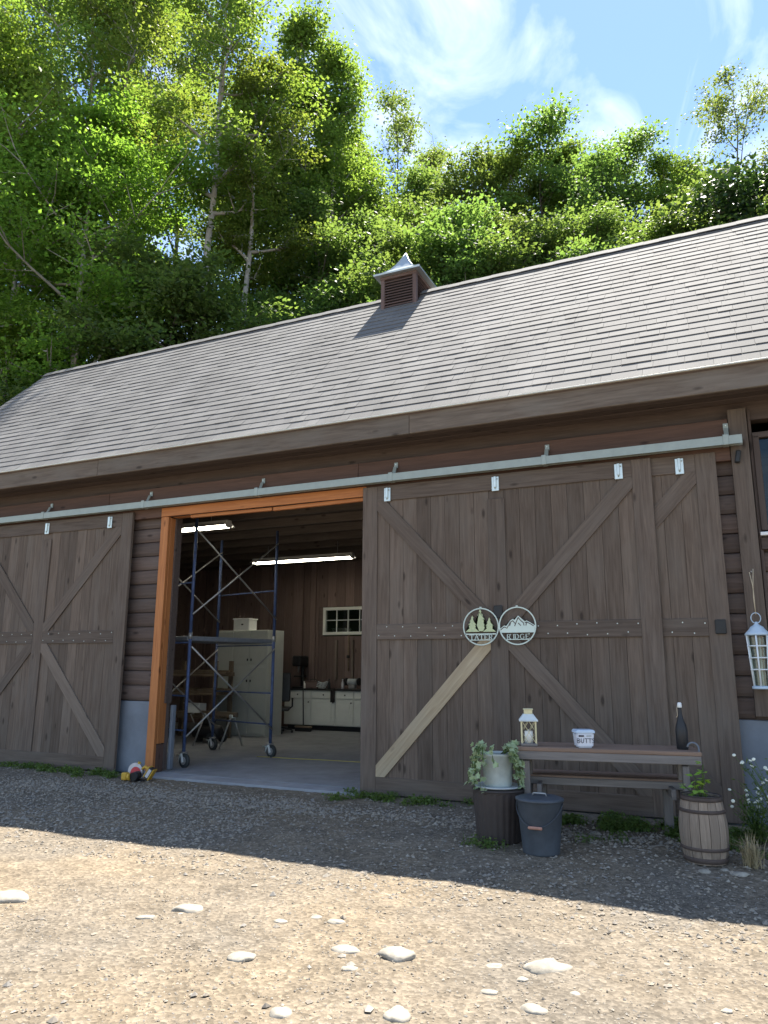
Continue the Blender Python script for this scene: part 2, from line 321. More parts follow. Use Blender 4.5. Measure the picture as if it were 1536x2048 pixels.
# ------------------------------------------------------------ ground
def gh(x,y):
    x=np.asarray(x,float); y=np.asarray(y,float)
    z=-.030-.033*np.clip(-y-.2,0,2.6)-.004*np.clip(-y-2.8,0,10)
    z=z+.007*np.sin(1.1*x+.7*y)*np.clip((-y-.6),0,1)+.006*np.sin(2.7*x-1.9*y+1)*np.clip(-y-.4,0,1)+.003*np.sin(6.1*x+4.3*y)*np.clip(-y-.3,0,1)
    z=z-.010*np.clip(-5-x,0,8)*np.clip(-y-.5,0,1)
    z=np.where((y>.0)&(y<8.3),-.12,z)
    hill=.72*np.clip(y-9.5,0,45)+.5*np.sin(x*.21)*np.clip((y-9.5)/8,0,1)
    z=np.where(y>=8.3,hill-.1,z)
    return z
def axis(a,b,step,lo,hi):
    mid=np.arange(a,b+1e-6,step); k=np.geomspace(step*2,1,14)
    left=a-np.geomspace(.1,a-lo,16)[::1]; right=b+np.geomspace(.1,hi-b,16)
    return np.concatenate([left[::-1],mid,right])
xs=axis(-12,3,.06,-220,220); ys=axis(-7.5,.3,.05,-120,110)
X,Y=np.meshgrid(xs,ys); Z=gh(X,Y)
fine=(Y<-.15)&(Y>-7.6)&(X>-12.1)&(X<3.1)
Z=Z+np.where(fine,nrg.normal(0,.0028,Z.shape),0)
V=np.stack([X,Y,Z],-1).reshape(-1,3); nx,ny=len(xs),len(ys)
idx=np.arange(nx*ny).reshape(ny,nx)
F=np.stack([idx[:-1,:-1],idx[:-1,1:],idx[1:,1:],idx[1:,:-1]],-1).reshape(-1,4)
gme=npmesh('ground',V,F)
for p in gme.polygons: p.use_smooth=True
tag(mobj('ground',gme,'ground'),kind='structure')

# ------------------------------------------------------------ the barn
XL,XR=-13.15,5.2           # gable ends
EY,EZ=-.45,4.36            # eave edge
RY,RZ=2.69,7.655           # ridge
BY=7.6                     # back wall outside
WY=.12                     # wall face
barn=thing('barn','long dark brown timber barn with grey shingle roof, cupola and sliding doors','barn')
# slab and stem walls
box('concrete_floor',barn,((XL+XR)/2,3.87,-.15),(XR-XL-.1,7.42,.30),'concrete',.01)
box('concrete_threshold',barn,(-5.56,.0,-.152),(3.16,.316,.30),'concrete',.012)
stem=bpy.data.objects.new('foundation',None); link(stem,barn)
for a,b in ((XL+.06,-7.27),(-3.95,XR-.06)):
    box('foundation_wall',stem,((a+b)/2,WY+.10,.445),(b-a,.20,.95),'stem',.006)
box('concrete_pier',stem,(-7.105,.355,.44),(.05,.08,.86),'stem',.01)
# log siding, front wall
fw=bpy.data.objects.new('front_wall',None); link(fw,barn)
def logboard(L,h,t=.05):
    bm=bmesh.new(); prof=[(0,-h/2),(-t*.55,-h/2+.006),(-t*.9,-h*.28),(-t,0),(-t*.93,h*.28),(-t*.7,h/2-.012),(-t*.3,h/2),(0,h/2)]
    A=[bm.verts.new((-L/2,y,z)) for y,z in prof]; B=[bm.verts.new((L/2,y,z)) for y,z in prof]; n=len(prof)
    for i in range(n): bm.faces.new((A[i],B[i],B[(i+1)%n],A[(i+1)%n]))
    bm.faces.new(A); bm.faces.new(B[::-1]); return frombm(bm)
for a,b in ((XL+.05,-7.27),(-3.98,.188),(1.52,XR-.05)):
    lm=logboard(b-a,.2)
    lm.materials.append(M['siding'])
    for k in range(15):
        mobj('siding_board',lm,'siding',fw,((a+b)/2,WY+.06,.93+.103+k*.203))
lm=logboard(1.52-.37,.2); lm.materials.append(M['siding'])
for k in range(8): mobj('siding_board',lm,'siding',fw,(.945,WY+.06,.93+.103+k*.203))
box('sheathing',fw,((XL-7.05)/2,WY+.125,2.5),(-7.05-XL-.1,.12,3.2),'dark',0)
box('sheathing',fw,((-3.9+.35)/2,WY+.125,2.5),(4.25,.12,3.2),'dark',0)
box('sheathing',fw,((1.45+XR)/2,WY+.125,2.5),(XR-1.45-.1,.12,3.2),'dark',0)
box('sheathing',fw,(.9,WY+.125,1.8),(1.08,.12,1.8),'dark',0)
box('frieze_board',fw,((XL+XR)/2,WY+.09,4.06),(XR-XL-.1,.16,.26),'dark',.004)
for i,(a,b) in enumerate(((-12.9,-8.3),(-8.3,-4.1),(-4.1,.186))):
    box('header_board',fw,((a+b)/2,.078,3.725),(b-a-.004,.075,.445),'header',.005)
vboard('corner_board',fw,(.275,.075,2.5),.172,.10,3.08,'frame')
vboard('corner_board',fw,(.385,.13,2.5),.03,.06,3.08,'dark')
box('door_stop',fw,(.25,.0,3.52),(.05,.05,.13),'black',.01,(0,.2,0))
# left jamb and head of the opening
jb=bpy.data.objects.new('door_jamb',None); link(jb,barn)
vboard('trim_board',jb,(-7.20,.065,1.76),.135,.05,3.48,'cedar')
vboard('jamb_face',jb,(-7.150,.165,1.93),.045,.145,3.12,'cedar')
vboard('jamb_face',jb,(-7.156,.165,.18),.045,.145,.36,'header')
vboard('inner_stud',jb,(-7.16,.28,1.76),.05,.07,3.48,'dark')
box('head_board',jb,((-7.13-3.9)/2,.17,3.525),(3.22,.11,.05),'cedar',.004)
box('head_trim',jb,(-5.62,.034,3.566),(3.28,.012,.125),'cedar',.003)
box('head_strip',jb,(-6.09,.10,3.478),(1.36,.05,.045),'cedar',.004,(0,.006,0))
box('head_strip',jb,(-4.66,.10,3.478),(1.46,.05,.05),'cedar',.004,(0,-.010,0))
# eave
ev=bpy.data.objects.new('eave',None); link(ev,barn)
xa=XL-.02; 
for i,(a,b) in enumerate(((XL,-8.1),(-8.1,-3.2),(-3.2,1.4),(1.4,XR))):
    box('fascia_board',ev,((a+b)/2,EY+.045,4.215),(b-a-.003,.045,.25),'fascia',.006)
for k in range(3):
    box('soffit_board',ev,((XL+XR)/2,EY+.07+.09+k*.165,4.135),(XR-XL-.1,.16,.02),'dark',.004)
box('drip_edge',ev,((XL+XR)/2,EY-.003,EZ-.012),(XR-XL+.04,.05,.016),'drip',.002)
# roof decks and gables
ang=math.atan2(RZ-EZ,RY-EY); SL=math.hypot(RZ-EZ,RY-EY)
roof=box('roof',barn,((XL+XR)/2,(EY+RY)/2+.03*math.sin(ang),(EZ+RZ)/2-.035*math.cos(ang)-.012),(XR-XL,SL,.05),'dark',.0,(ang,0,0))
bang=math.atan2(RZ-4.25,8.1-RY); BL=math.hypot(RZ-4.25,8.1-RY)
box('rear_roof',barn,((XL+XR)/2,(8.1+RY)/2,(RZ+4.25)/2-.02),(XR-XL,BL,.05),'shingle',0,(-bang,0,0))
def gable(x):
    P=[(WY+.02,-.1),(BY,-.1),(BY,4.35),(RY,RZ-.1),(WY+.02,4.15+.5)]
    bm=bmesh.new(); A=[bm.verts.new((x-.05,y,z)) for y,z in P]; B=[bm.verts.new((x+.05,y,z)) for y,z in P]
    bm.faces.new(A); bm.faces.new(B[::-1])
    for i in range(5): bm.faces.new((A[i],B[i],B[(i+1)%5],A[(i+1)%5]))
    return frombm(bm)
mobj('end_wall',gable(XL+.1),'siding',barn); mobj('end_wall',gable(XR-.1),'siding',barn)
box('rake_board',barn,(XL+.0,(EY+RY)/2+.03,(EZ+RZ)/2-.15),(.03,SL,.2),'fascia',.004,(ang,0,0))
# shingles
rest=[]; cells=[]
NC=27; ex=SL/NC
for c in range(NC):
    x=XL-.02-rng.random()*.3
    while x<XR:
        w=rng.choice((.16,.22,.26,.31,.34,.42)); x0=max(x,XL-.02); x1=min(x+w,XR+.02); x+=w
        if x1-x0>.05: cells.append((c,x0,x1,rng.choice((.011,.013,.014,.016))))
def fpt(x,s,h):   # point on roof: along slope s, height h above deck
    return (x,EY+s*math.cos(ang)-h*math.sin(ang),EZ+s*math.sin(ang)+h*math.cos(ang))
def shing(c,x0,x1,t):
    s0=c*ex-(.012 if c==0 else 0); s1=min(s0+ex*1.25,SL); h1=.0015
    a=.0012; s0+=rng.uniform(-.0025,.0025)
    P=[fpt(x0+a,s0,-.002),fpt(x1-a,s0,-.002),fpt(x1-a,s1,-.012),fpt(x0+a,s1,-.012),
       fpt(x0+a,s0,t),fpt(x1-a,s0,t),fpt(x1-a,s1,h1),fpt(x0+a,s1,h1)]
    return P,[(0,3,2,1),(4,5,6,7),(0,1,5,4),(1,2,6,5),(2,3,7,6),(3,0,4,7)]
def near(q):
    c,x0,x1,t=q; p=Vector(fpt((x0+x1)/2,c*ex,0)); v=p-cam.location; cx=v.dot(r2)/v.dot(d_)
    vis=abs(cx)<.53; return (0 if vis else 1, v.length/(x1-x0)**.5)
cells.sort(key=near)
roof_root=bpy.data.objects.new('shingle_roof',None); link(roof_root,barn)
for i,q in enumerate(cells):
    P,Fs=shing(*q)
    if i<300:
        cen=Vector((sum(p[0] for p in P)/8,sum(p[1] for p in P)/8,sum(p[2] for p in P)/8))
        me=bpy.data.meshes.new('shingle'); me.from_pydata([tuple(Vector(p)-cen) for p in P],[],Fs); mobj('shingle',me,'shingle',roof_root,cen)
    else: rest.append((P,Fs))
VV=[];FF=[]
for P,Fs in rest:
    o=len(VV); VV+=P; FF+=[tuple(i+o for i in f) for f in Fs]
me=npmesh('shingles',np.array(VV),np.array(FF)); tag(mobj('shingles',me,'shingle',roof_root),kind='stuff')
# ridge cap
capm=boxmesh(.30,.16,.012,.002,'shingle')
for k in range(int((XR-XL)/.26)):
    x=XL+.12+k*.26
    mobj('ridge_cap',capm,'shingle',roof_root,(x,RY-.045,RZ-.008+.004*(k%2)),(ang-.02,0,0))
# rear ridge cap is one strip
box('rear_ridge_cap',roof_root,((XL+XR)/2,RY+.07,RZ-.06),(XR-XL,.16,.012),'shingle',0,(-bang,0,0))
# cupola
cu=bpy.data.objects.new('cupola',None); link(cu,barn); cu.location=(-4.56,RY,0)
h=.325
for sx in (-1,1):
    for sy in (-1,1): vboard('corner_post',cu,(sx*(h-.035),sy*(h-.035),7.60),.07,.07,.66,'cupwood')
for k in range(11):
    z=7.33+k*.05
    box('louvre_slat',cu,(0,-h+.028,z),(2*h-.14,.012,.062),'cupwood',.002,(-.75,0,0))
    box('louvre_slat',cu,(0,h-.028,z),(2*h-.14,.012,.062),'cupwood',.002,(.75,0,0))
    for s in (-1,1): box('louvre_slat',cu,(s*(h-.028),0,z),(2*h-.14,.012,.062),'cupwood',.002,(0 if 0 else -.75*1,0,s*math.pi/2) )
box('louvre_back',cu,(0,0,7.58),(.46,.46,.64),'black',0)
box('top_plate',cu,(0,0,7.895),(2*h+.02,2*h+.02,.06),'cupwood',.004)
bm=bmesh.new(); prof=[(.42,7.915),(.425,7.94),(.30,8.015),(.20,8.11),(.115,8.24),(.055,8.36),(.006,8.475)]
rings=[[bm.verts.new((sx*r,sy*r,z)) for sx,sy in ((-1,-1),(1,-1),(1,1),(-1,1))] for r,z in prof]
for a,b in zip(rings,rings[1:]):
    for i in range(4): bm.faces.new((a[i],a[(i+1)%4],b[(i+1)%4],b[i]))
bm.faces.new(rings[0][::-1]); bm.faces.new(rings[-1]); mobj('cupola_roof',frombm(bm),'cupmetal',cu)
hip=[]
for sx,sy in ((-1,-1),(1,-1),(1,1),(-1,1)): hip.append(([(sx*r,sy*r,z) for r,z in prof[1:]],[.009]*6))
mobj('hip_seam',tubes(hip,5),'cupmetal',cu)
# track
tk=bpy.data.objects.new('door_track',None); link(tk,barn)
bm=bmesh.new(); PR=[(-.05,-.045),(-.05,.045),(.04,.045),(.04,-.045),(.012,-.045),(.012,-.038),(.033,-.038),(.033,.038),(-.043,.038),(-.043,-.038),(-.022,-.038),(-.022,-.045)]
A=[bm.verts.new((-12.6,-.07+y,3.675+z)) for y,z in PR]; B=[bm.verts.new((.30,-.07+y,3.675+z)) for y,z in PR]
for i in range(12): bm.faces.new((A[i],B[i],B[(i+1)%12],A[(i+1)%12]))
mobj('rail',frombm(bm),'galv',tk)
for x in (-11.5,-9.5,-7.49,-5.54,-3.58,-1.70,.15):
    q=bpy.data.objects.new
    box('bracket',tk,(x,-.075,3.68),(.055,.102,.112),'galv',.004)
    box('bracket_arm',tk,(x+.012,-.025,3.775),(.045,.012,.13),'galv',.002,(-.45,0,0))
    box('bracket_foot',tk,(x+.012,.032,3.86),(.05,.012,.07),'galv',.002)
    mobj('bolt_head',boxmesh(.016,.012,.016,.003,'hanger'),'hanger',tk,(x+.012,.022,3.87))
# sliding doors
def brace_mesh(w,hh,bw,flip,t,mat):
    L=math.hypot(w,hh); a=math.atan2(hh,w)*(1 if flip else -1)
    ca,sa=math.cos(a),math.sin(a)
    P=[(-L,-bw/2),(L,-bw/2),(L,bw/2),(-L,bw/2)]
    # clip to panel rectangle expressed in brace coords
    for nxv,nzv,c in ((1,0,w/2),(-1,0,w/2),(0,1,hh/2),(0,-1,hh/2)):
        P=clip(P,nxv*ca+nzv*sa,-nxv*sa+nzv*ca,c)
    me=plate([P],t); me.materials.append(M[mat]); return me,a
def sliding_door(x0,x1,y,mats,hangers):
    dr=bpy.data.objects.new('sliding_door',None); link(dr,barn); W_=x1-x0; H_=3.62; cx=(x0+x1)/2; dr.location=(cx,y,-.018)
    n=19; w=W_/n
    for i in range(n):
        zz=rng.uniform(-.004,.004)
        vboard('plank',dr,(-W_/2+(i+.5)*w,.0125+rng.uniform(-.002,.002),H_/2+zz),w-.002,.024,H_-.03,'door',.0025)
    f=-.009
    for sx in (-1,1): vboard('stile',dr,(sx*(W_/2-.10),f,H_/2),.2,.018,H_,'frame')
    box('top_rail',dr,(0,f,H_-.095),(W_-.4,.018,.19),'frame',.004)
    box('bottom_rail',dr,(0,f,.095),(W_-.4,.018,.19),'frame',.004)
    for s in (-1,1): box('middle_rail',dr,(s*(W_/4-.05),f,1.83),(W_/2-.3,.018,.18),'frame',.004)
    for z,l in ((.98,1.58),(2.72,1.42)): vboard('centre_stile',dr,(0,f,1.76),.2,.019,3.14,'frame') if z<1 else None
    pw=W_/2-.3; 
    for k,(sx,up) in enumerate(((-1,1),(1,1),(-1,0),(1,0))):
        z0,z1=(1.92,3.43) if up else (.19,1.74)
        me,a=brace_mesh(pw,z1-z0,.165,(sx>0)==bool(up),.018,mats[k])
        mobj('brace',me,mats[k],dr,(sx*(W_/4-.05),f-.001,(z0+z1)/2),(0,-a,0))
    nv=[]
    for s_ in (-1,1):
        for q in range(14):
            nv.append((s_*(W_/4-.05)+(q-6.5)*(W_/2-.36)/13,1.83+(.05 if q%2 else -.05)+rng.uniform(-.012,.012)))
    mobj('nail_heads',plate([[(x-.005,z-.005),(x+.005,z-.005),(x+.005,z+.005),(x-.005,z+.005)] for x,z in nv],.004),'hanger',dr,(0,f-.0105,0))
    for hx in hangers:
        X_=hx-cx
        hg=box('hanger',dr,(X_,f-.02,3.50),(.085,.014,.17),'hanger',.004)
        box('strap',hg,(0,-.016,.02),(.028,.018,.13),'hanger',.004)
        for dz in (-.055,.055): box('bolt',hg,(.025 if dz>0 else -.0,-.012,dz),(.014,.012,.014),'galv',.003)
    return dr
dF=sliding_door(-4.0,-.59,0,('frame','frame','pine','frame'),(-3.66,-2.29,-.92))
d2=sliding_door(-3.38,.04,.062-.02,('frame',)*4,(-.31,))
dL=sliding_door(-11.18,-7.755,0,('frame','frame','frame','worn'),(-9.47,-8.18))
box('latch_plate',dF,(.0,-.036,2.03),(.10,.02,.14),'black',.006); box('latch_plate',d2,(1.62,-.036,1.83),(.10,.02,.14),'black',.006)
box('dark_strip',dF,(-1.42,-.032,.55),(.001,.001,.001),'black',0) if 0 else None
# right hand window
wn=bpy.data.objects.new('window',None); link(wn,barn); wn.location=(.93,.11,3.15)
vboard('window_frame',wn,(-.50,0,.10),.06,.07,.98,'dark'); vboard('window_frame',wn,(.55,0,.10),.06,.07,.98,'dark')
box('window_frame',wn,(.025,0,.60),(1.11,.07,.06),'dark'); box('window_sill',wn,(.025,-.03,-.43),(1.14,.10,.035),'white')
box('window_apron',wn,(.025,.005,-.52),(1.14,.06,.12),'dark')
for k in range(11): box('blind_slat',wn,(.025,.045,-.36+k*.086),(.98,.012,.074),'slat',.003,(.25,0,0))
box('pane',wn,(.025,.015,.09),(.99,.006,.98),'darkglass',0)

# ------------------------------------------------------------ barn interior
iw=bpy.data.objects.new('back_wall',None); link(iw,barn)
wx0,wx1,wz0,wz1=-8.72,-7.10,2.13,2.77
for i in range(40):
    x=XL+.2+(i+.5)*.24
    if x>-4.2: break
    if wx0-.1<x<wx1+.1:
        vboard('wall_board',iw,(x,7.47,1.05),.235,.03,2.10,'inner'); vboard('wall_board',iw,(x,7.47,3.32),.235,.03,1.06,'inner')
    else: vboard('wall_board',iw,(x,7.47,1.92),.235,.03,3.85,'inner')
box('back_sheathing',iw,((XL+wx0)/2,7.55,2.1),(wx0-XL-.1,.09,4.2),'dark',0); box('back_sheathing',iw,((wx1+XR)/2,7.55,2.1),(XR-wx1-.1,.09,4.2),'dark',0)
box('back_sheathing',iw,((wx0+wx1)/2,7.55,1.02),(wx1-wx0,.09,2.1),'dark',0); box('back_sheathing',iw,((wx0+wx1)/2,7.55,3.5),(wx1-wx0,.09,1.4),'dark',0)
for x in (-12.2,-11.2,-10.2,-9.3,-8.95,-6.9): vboard('wall_stud',iw,(x,7.42,1.92),.045,.07,3.85,'inner')
vboard('wall_stud',iw,(-8.35,7.42,1.55),.05,.07,.9,'rafter'); vboard('wall_stud',iw,(-7.92,7.42,1.55),.05,.07,.9,'rafter')
box('side_wall',barn,(-12.85,3.8,2.0),(.05,7.2,4.0),'inner',0)
box('partition_wall',barn,(-2.6,3.9,2.0),(.08,7.2,4.0),'inner',0)
cl=bpy.data.objects.new('ceiling',None); link(cl,barn)
box('ceiling_panel',cl,(-7.8,3.85,4.02),(10.5,7.2,.03),'rafter',0)
for k in range(9): box('ceiling_joist',cl,(-12+k*1.15,3.85,3.93),(.05,7.1,.15),'rafter',.004) if 0 else box('ceiling_joist',cl,(-7.8,.55+k*.8,3.93),(10.4,.05,.15),'rafter',.004)
bw=bpy.data.objects.new('rear_window',None); link(bw,barn)
cxw=(wx0+wx1)/2; ww=wx1-wx0; wz=(wz0+wz1)/2; wh=wz1-wz0
box('window_frame',bw,(cxw,7.43,wz1-.03),(ww,.06,.07),'cabinet'); box('window_frame',bw,(cxw,7.43,wz0+.03),(ww,.06,.07),'cabinet')
for x in (wx0+.035,wx1-.035): vboard('window_frame',bw,(x,7.43,wz),.07,.06,wh-.13,'cabinet')
for k in range(1,5): vboard('muntin',bw,(wx0+.05+k*(ww-.1)/5,7.44,wz),.022,.03,wh-.13,'cabinet')
box('muntin',bw,(cxw,7.445,wz+.02),(ww-.13,.025,.02),'cabinet'); box('pane',bw,(cxw,7.46,wz),(ww-.1,.006,wh-.1),'glass',0)

def cabinet_run():
    t=thing('base_cabinet','run of cream base cabinets under the rear window inside the barn','cabinet',(-7.7,6.8,0))
    x0,x1=-9.35+7.7,-5.6+7.7
    box('carcass',t,((x0+x1)/2,.31,.49),(x1-x0,.60,.76),'cabinet',.003); box('toe_kick',t,((x0+x1)/2,.36,.055),(x1-x0-.1,.5,.11),'black',0)
    box('countertop',t,((x0+x1)/2,.29,.885),(x1-x0+.04,.66,.03),'black',.006)
    for a,b in ((-9.33,-8.64),(-8.62,-8.01),(-7.99,-7.56),(-7.54,-7.1),(-7.08,-6.5),(-6.48,-5.9)):
        a+=7.7; b+=7.7; w=b-a-.02; c=(a+b)/2
        dw=box('drawer_front',t,(c,-.006,.775),(w,.02,.15),'cabinet',.005); box('knob',dw,(0,-.02,0),(.03,.025,.03),'black',.008)
        dd=box('cabinet_door',t,(c,-.006,.40),(w,.02,.55),'cabinet',.005); box('knob',dd,(w/2-.05,-.02,.21),(.03,.025,.03),'black',.008)
        box('door_panel',dd,(0,-.012,0),(w-.16,.008,.41),'cabinet',.004)
cabinet_run()
t=thing('tall_cabinet','tall grey-green two-door cabinet behind the scaffold','cabinet',(-9.3,5.3,0))
box('carcass',t,(0,0,1.07),(1.3,.6,2.14),'tallcab',.006); box('side_panel',t,(-.43,-.308,1.07),(.42,.02,2.08),'tallcab',.005)
for x in (.0,.43):
    for z,hh in ((.70,1.32),(1.78,.70)):
        dd=box('cabinet_door',t,(x+.0,-.312,z),(.415,.022,hh),'tallcab',.005); box('knob',dd,((.17 if x<.2 else -.17),-.02,(.4 if z<1 else -.25)),(.025,.025,.05),'black',.006)
tb=thing('storage_box','white lidded storage box on top of the tall cabinet','box',(-9.42,5.25,2.14))
box('box_body',tb,(0,0,.115),(.40,.3,.23),'white',.01); box('box_lid',tb,(0,0,.245),(.43,.33,.03),'white',.008); box('hand_hole',tb,(.03,-.152,.13),(.05,.008,.03),'black',0)
# scaffold
sf=thing('scaffold_tower','blue rolling scaffold tower with crossed braces in the barn doorway','scaffold',(0,0,0))
A1=Vector((-7.13,.66,0)); B1=Vector((-6.69,2.2,0)); dr_=(B1-A1).normalized(); pr=Vector((-dr_.y,dr_.x,0)); A2=A1+pr*1.5; B2=B1+pr*1.5
sf.location=A1
for P in (A1,B1,A2,B2):
    q=P-A1
    for z0,z1 in ((.19,1.83),(1.84,3.62)):
        mobj('post',tubes([([q+Vector((0,0,z0)),q+Vector((0,0,z1))],.024)],10),'blue',sf)
    mobj('coupling_pin',tubes([([q+Vector((0,0,1.79)),q+Vector((0,0,1.88))],.028)],10),'zinc',sf)
    cs=bpy.data.objects.new('caster',None); link(cs,sf); cs.location=q; cs.rotation_euler=(0,0,-.25)
    wl=tubes([([(.03,-.022,.095),(.03,.022,.095)],.095)],18); mobj('wheel',wl,'rubber',cs)
    mobj('wheel_rim',tubes([([(.03,-.028,.095),(.03,.028,.095)],.055)],14),'zinc',cs)
    for s in (-1,1): box('fork',cs,(.012,s*.036,.135),(.045,.006,.125),'white',.003,(0,-.35,0))
    box('swivel_plate',cs,(0,0,.205),(.09,.09,.02),'zinc',.004)
    mobj('brake_lever',tubes([([(-.03,0,.17),(-.10,0,.155),(-.17,0,.16)],.012),([(-.09,0,.15),(-.095,0,.085),(-.12,0,.08)],.010)],6),'hanger',cs)
def cross(P,Q,z0,z1):
    a,b=P-A1,Q-A1
    for s,(za,zb) in enumerate(((z0,z1),(z1,z0))):
        o=Vector((dr_.y,-dr_.x,0))*(.03+.014*s)
        mobj('cross_brace',tubes([([a+o+Vector((0,0,za)),b+o+Vector((0,0,zb))],.0125)],8),'zinc',sf)
cross(A1,B1,.42,1.68); cross(A1,B1,2.15,3.40); cross(A2,B2,.42,1.68); cross(A2,B2,2.15,3.40)
for P,Q in ((A1,A2),(B1,B2)):
    a,b=P-A1,Q-A1
    for z in (.5,.98,1.74,2.62):
        mobj('rung',tubes([([a+Vector((0,0,z)),b+Vector((0,0,z))],.012)],8),'blue',sf)
for k in range(2):
    c=(A1+B1)/2+pr*(.28+.5*k)-A1
    box('deck_plank',sf,(c.x,c.y,1.80),(1.62,.47,.07),'alu',.01,(0,0,math.atan2(dr_.y,dr_.x)))
# fluorescent fixtures
for (x,y,l,w,lab) in ((-8.05,5.25,2.44,0,'long white fluorescent light fixture above the rear cabinets'),(-8.30,1.40,2.44,0,'white fluorescent light fixture just inside the door head')):
    f=thing('light_fixture',lab,'ceiling light',(x,y,3.62),0)
    box('housing',f,(0,0,.035),(l,.13,.07),'white',.01); box('reflector',f,(0,-.10,.0),(l,.10,.012),'white',.003,(.45,0,0)); box('reflector',f,(0,.10,.0),(l,.10,.012),'white',.003,(-.45,0,0))
    for s in (-1,1):
        mobj('tube',tubes([([(-l/2+.04,s*.05,-.03),(l/2-.04,s*.05,-.03)],.019)],10),'tube',f)
        box('socket',f,(s*(l/2-.02),0,-.02),(.035,.16,.06),'white',.01)
        mobj('suspension_chain',tubes([([(s*l*.35,0,.07),(s*l*.35,0,.33)],.006)],5),'zinc',f)
# office chair
ch=thing('office_chair','black swivel office chair in front of the cream cabinets','chair',(-8.92,5.9,0),.5)
me=boxmesh(.48,.46,.08,.03,'blackplastic'); mobj('seat',me,'blackplastic',ch,(0,0,.50))
mobj('backrest',boxmesh(.46,.07,.62,.03,'blackplastic'),'blackplastic',ch,(0,.24,.95),(-.12,0,0))
mobj('gas_column',tubes([([(0,0,.1),(0,0,.47)],.03)],8),'black',ch)
for k in range(5):
    a=k*2*math.pi/5; lg=mobj('leg',tubes([([(0,0,.12),(.3*math.cos(a),.3*math.sin(a),.075)],[.028,.018])],6),'black',ch); mobj('castor',tubes([([(.3*math.cos(a),.3*math.sin(a)-.02,.03),(.3*math.cos(a),.3*math.sin(a)+.02,.03)],.03)],8),'black',lg)
for s in (-1,1): mobj('armrest',tubes([([(s*.22,0,.5),(s*.29,0,.55),(s*.29,0,.70),(s*.29,-.14,.71),(s*.29,.14,.71)],.018)],6),'black',ch)
# machine at the counter end
dp=thing('drill_press','dark bench drill press standing at the end of the counter','machine',(-9.1,7.1,.9))
box('base_plate',dp,(0,0,.02),(.3,.3,.04),'black',.01); mobj('column',tubes([([(0,.06,.04),(0,.06,.55)],.04)],10),'black',dp); box('head',dp,(0,-.05,.62),(.22,.42,.24),'black',.03); box('table',dp,(0,-.04,.27),(.22,.24,.03),'black',.008); mobj('chuck',tubes([([(0,-.12,.36),(0,-.12,.5)],[.015,.03])],8),'zinc',dp)
bk=thing('black_bag','black bag hanging by the tall cabinet','bag',(-8.62,5.9,.0)) if 0 else None
# counter clutter
co=thing('hose_coil','pale coil of cable lying on the counter','cable',(-8.53,7.05,.902))
L=[]
for k in range(4): L.append(([( (.11+.01*k)*math.cos(a),(.11+.01*k)*math.sin(a)*.6+.02*k,.03+.035*k+.02*math.sin(a*2)) for a in np.linspace(0,6.2,18)],.012))
mobj('coil',tubes(L,5),'saucer',co)
tw=thing('cloth','dark cloth hanging over the cabinet edge','cloth',(-8.07,6.77,.62)); 
bm=bmesh.new(); gx=[[bm.verts.new((-.06+.02*i,-.012+.008*math.sin(i*1.7+j*.3),.30*j/6)) for j in range(7)] for i in range(7)]
for i in range(6):
    for j in range(6): bm.faces.new((gx[i][j],gx[i+1][j],gx[i+1][j+1],gx[i][j+1]))
bmesh.ops.solidify(bm,geom=bm.faces[:],thickness=.01); mobj('fold',frombm(bm,smooth=True),'cloth',tw)
gr=thing('bench_grinder','bench grinder on the counter beneath the rear window','tool',(-7.75,7.1,.902))
mobj('motor',tubes([([(-.11,0,.16),(.11,0,.16)],.07)],12),'saucer',gr); box('foot',gr,(0,0,.05),(.16,.14,.10),'zinc',.02)
for s in (-1,1): mobj('grinding_wheel',tubes([([(s*.14,0,.16),(s*.18,0,.16)],.085)],14),'black',gr)
pi=thing('wall_pipe','pale pipe running down from the rear window','pipe',(-8.0,7.36,0)); mobj('pipe_run',tubes([([(0,0,1.3),(0,0,2.12)],.02)],8),'lumber',pi); box('valve',pi,(0,-.02,1.62),(.07,.05,.07),'black',.01)
for i,(x,hh,mt,lab) in enumerate(((-8.95,.16,'white','short white jar on the counter beside the drill press'),(-8.30,.20,'black','black bottle on the counter beside the cable coil'),(-7.95,.22,'guard','grey bottle on the counter beside the grinder'))):
    b=thing('bottle',lab,'bottle',(x,7.0,.902)); mobj('bottle_body',lathe([(.03,0),(.035,.01),(.035,hh*.6),(.014,hh*.8),(.014,hh)],12),mt,b); mobj('cap',lathe([(.017,hh),(.017,hh+.02)],10),'black',b)
tb=thing('toolbox','low red-brown toolbox on the counter','toolbox',(-8.78,7.12,.902)); box('body',tb,(0,0,.07),(.32,.2,.14),'inner',.01); box('lid',tb,(0,0,.155),(.33,.21,.03),'inner',.008); mobj('grip',tubes([([(-.08,0,.17),(-.08,0,.2),(.08,0,.2),(.08,0,.17)],.008)],5),'black',tb)
# broom
br=thing('broom','long-handled push broom leaning on the cream cabinets','broom',(-8.62,6.45,0))
mobj('handle',tubes([([(0,0,.12),(-.22,.30,1.2)],.013)],6),'black',br); box('head',br,(0,0,.1),(.42,.07,.04),'lumber',.01); box('bristles',br,(0,0,.04),(.40,.06,.08),'black',.01)
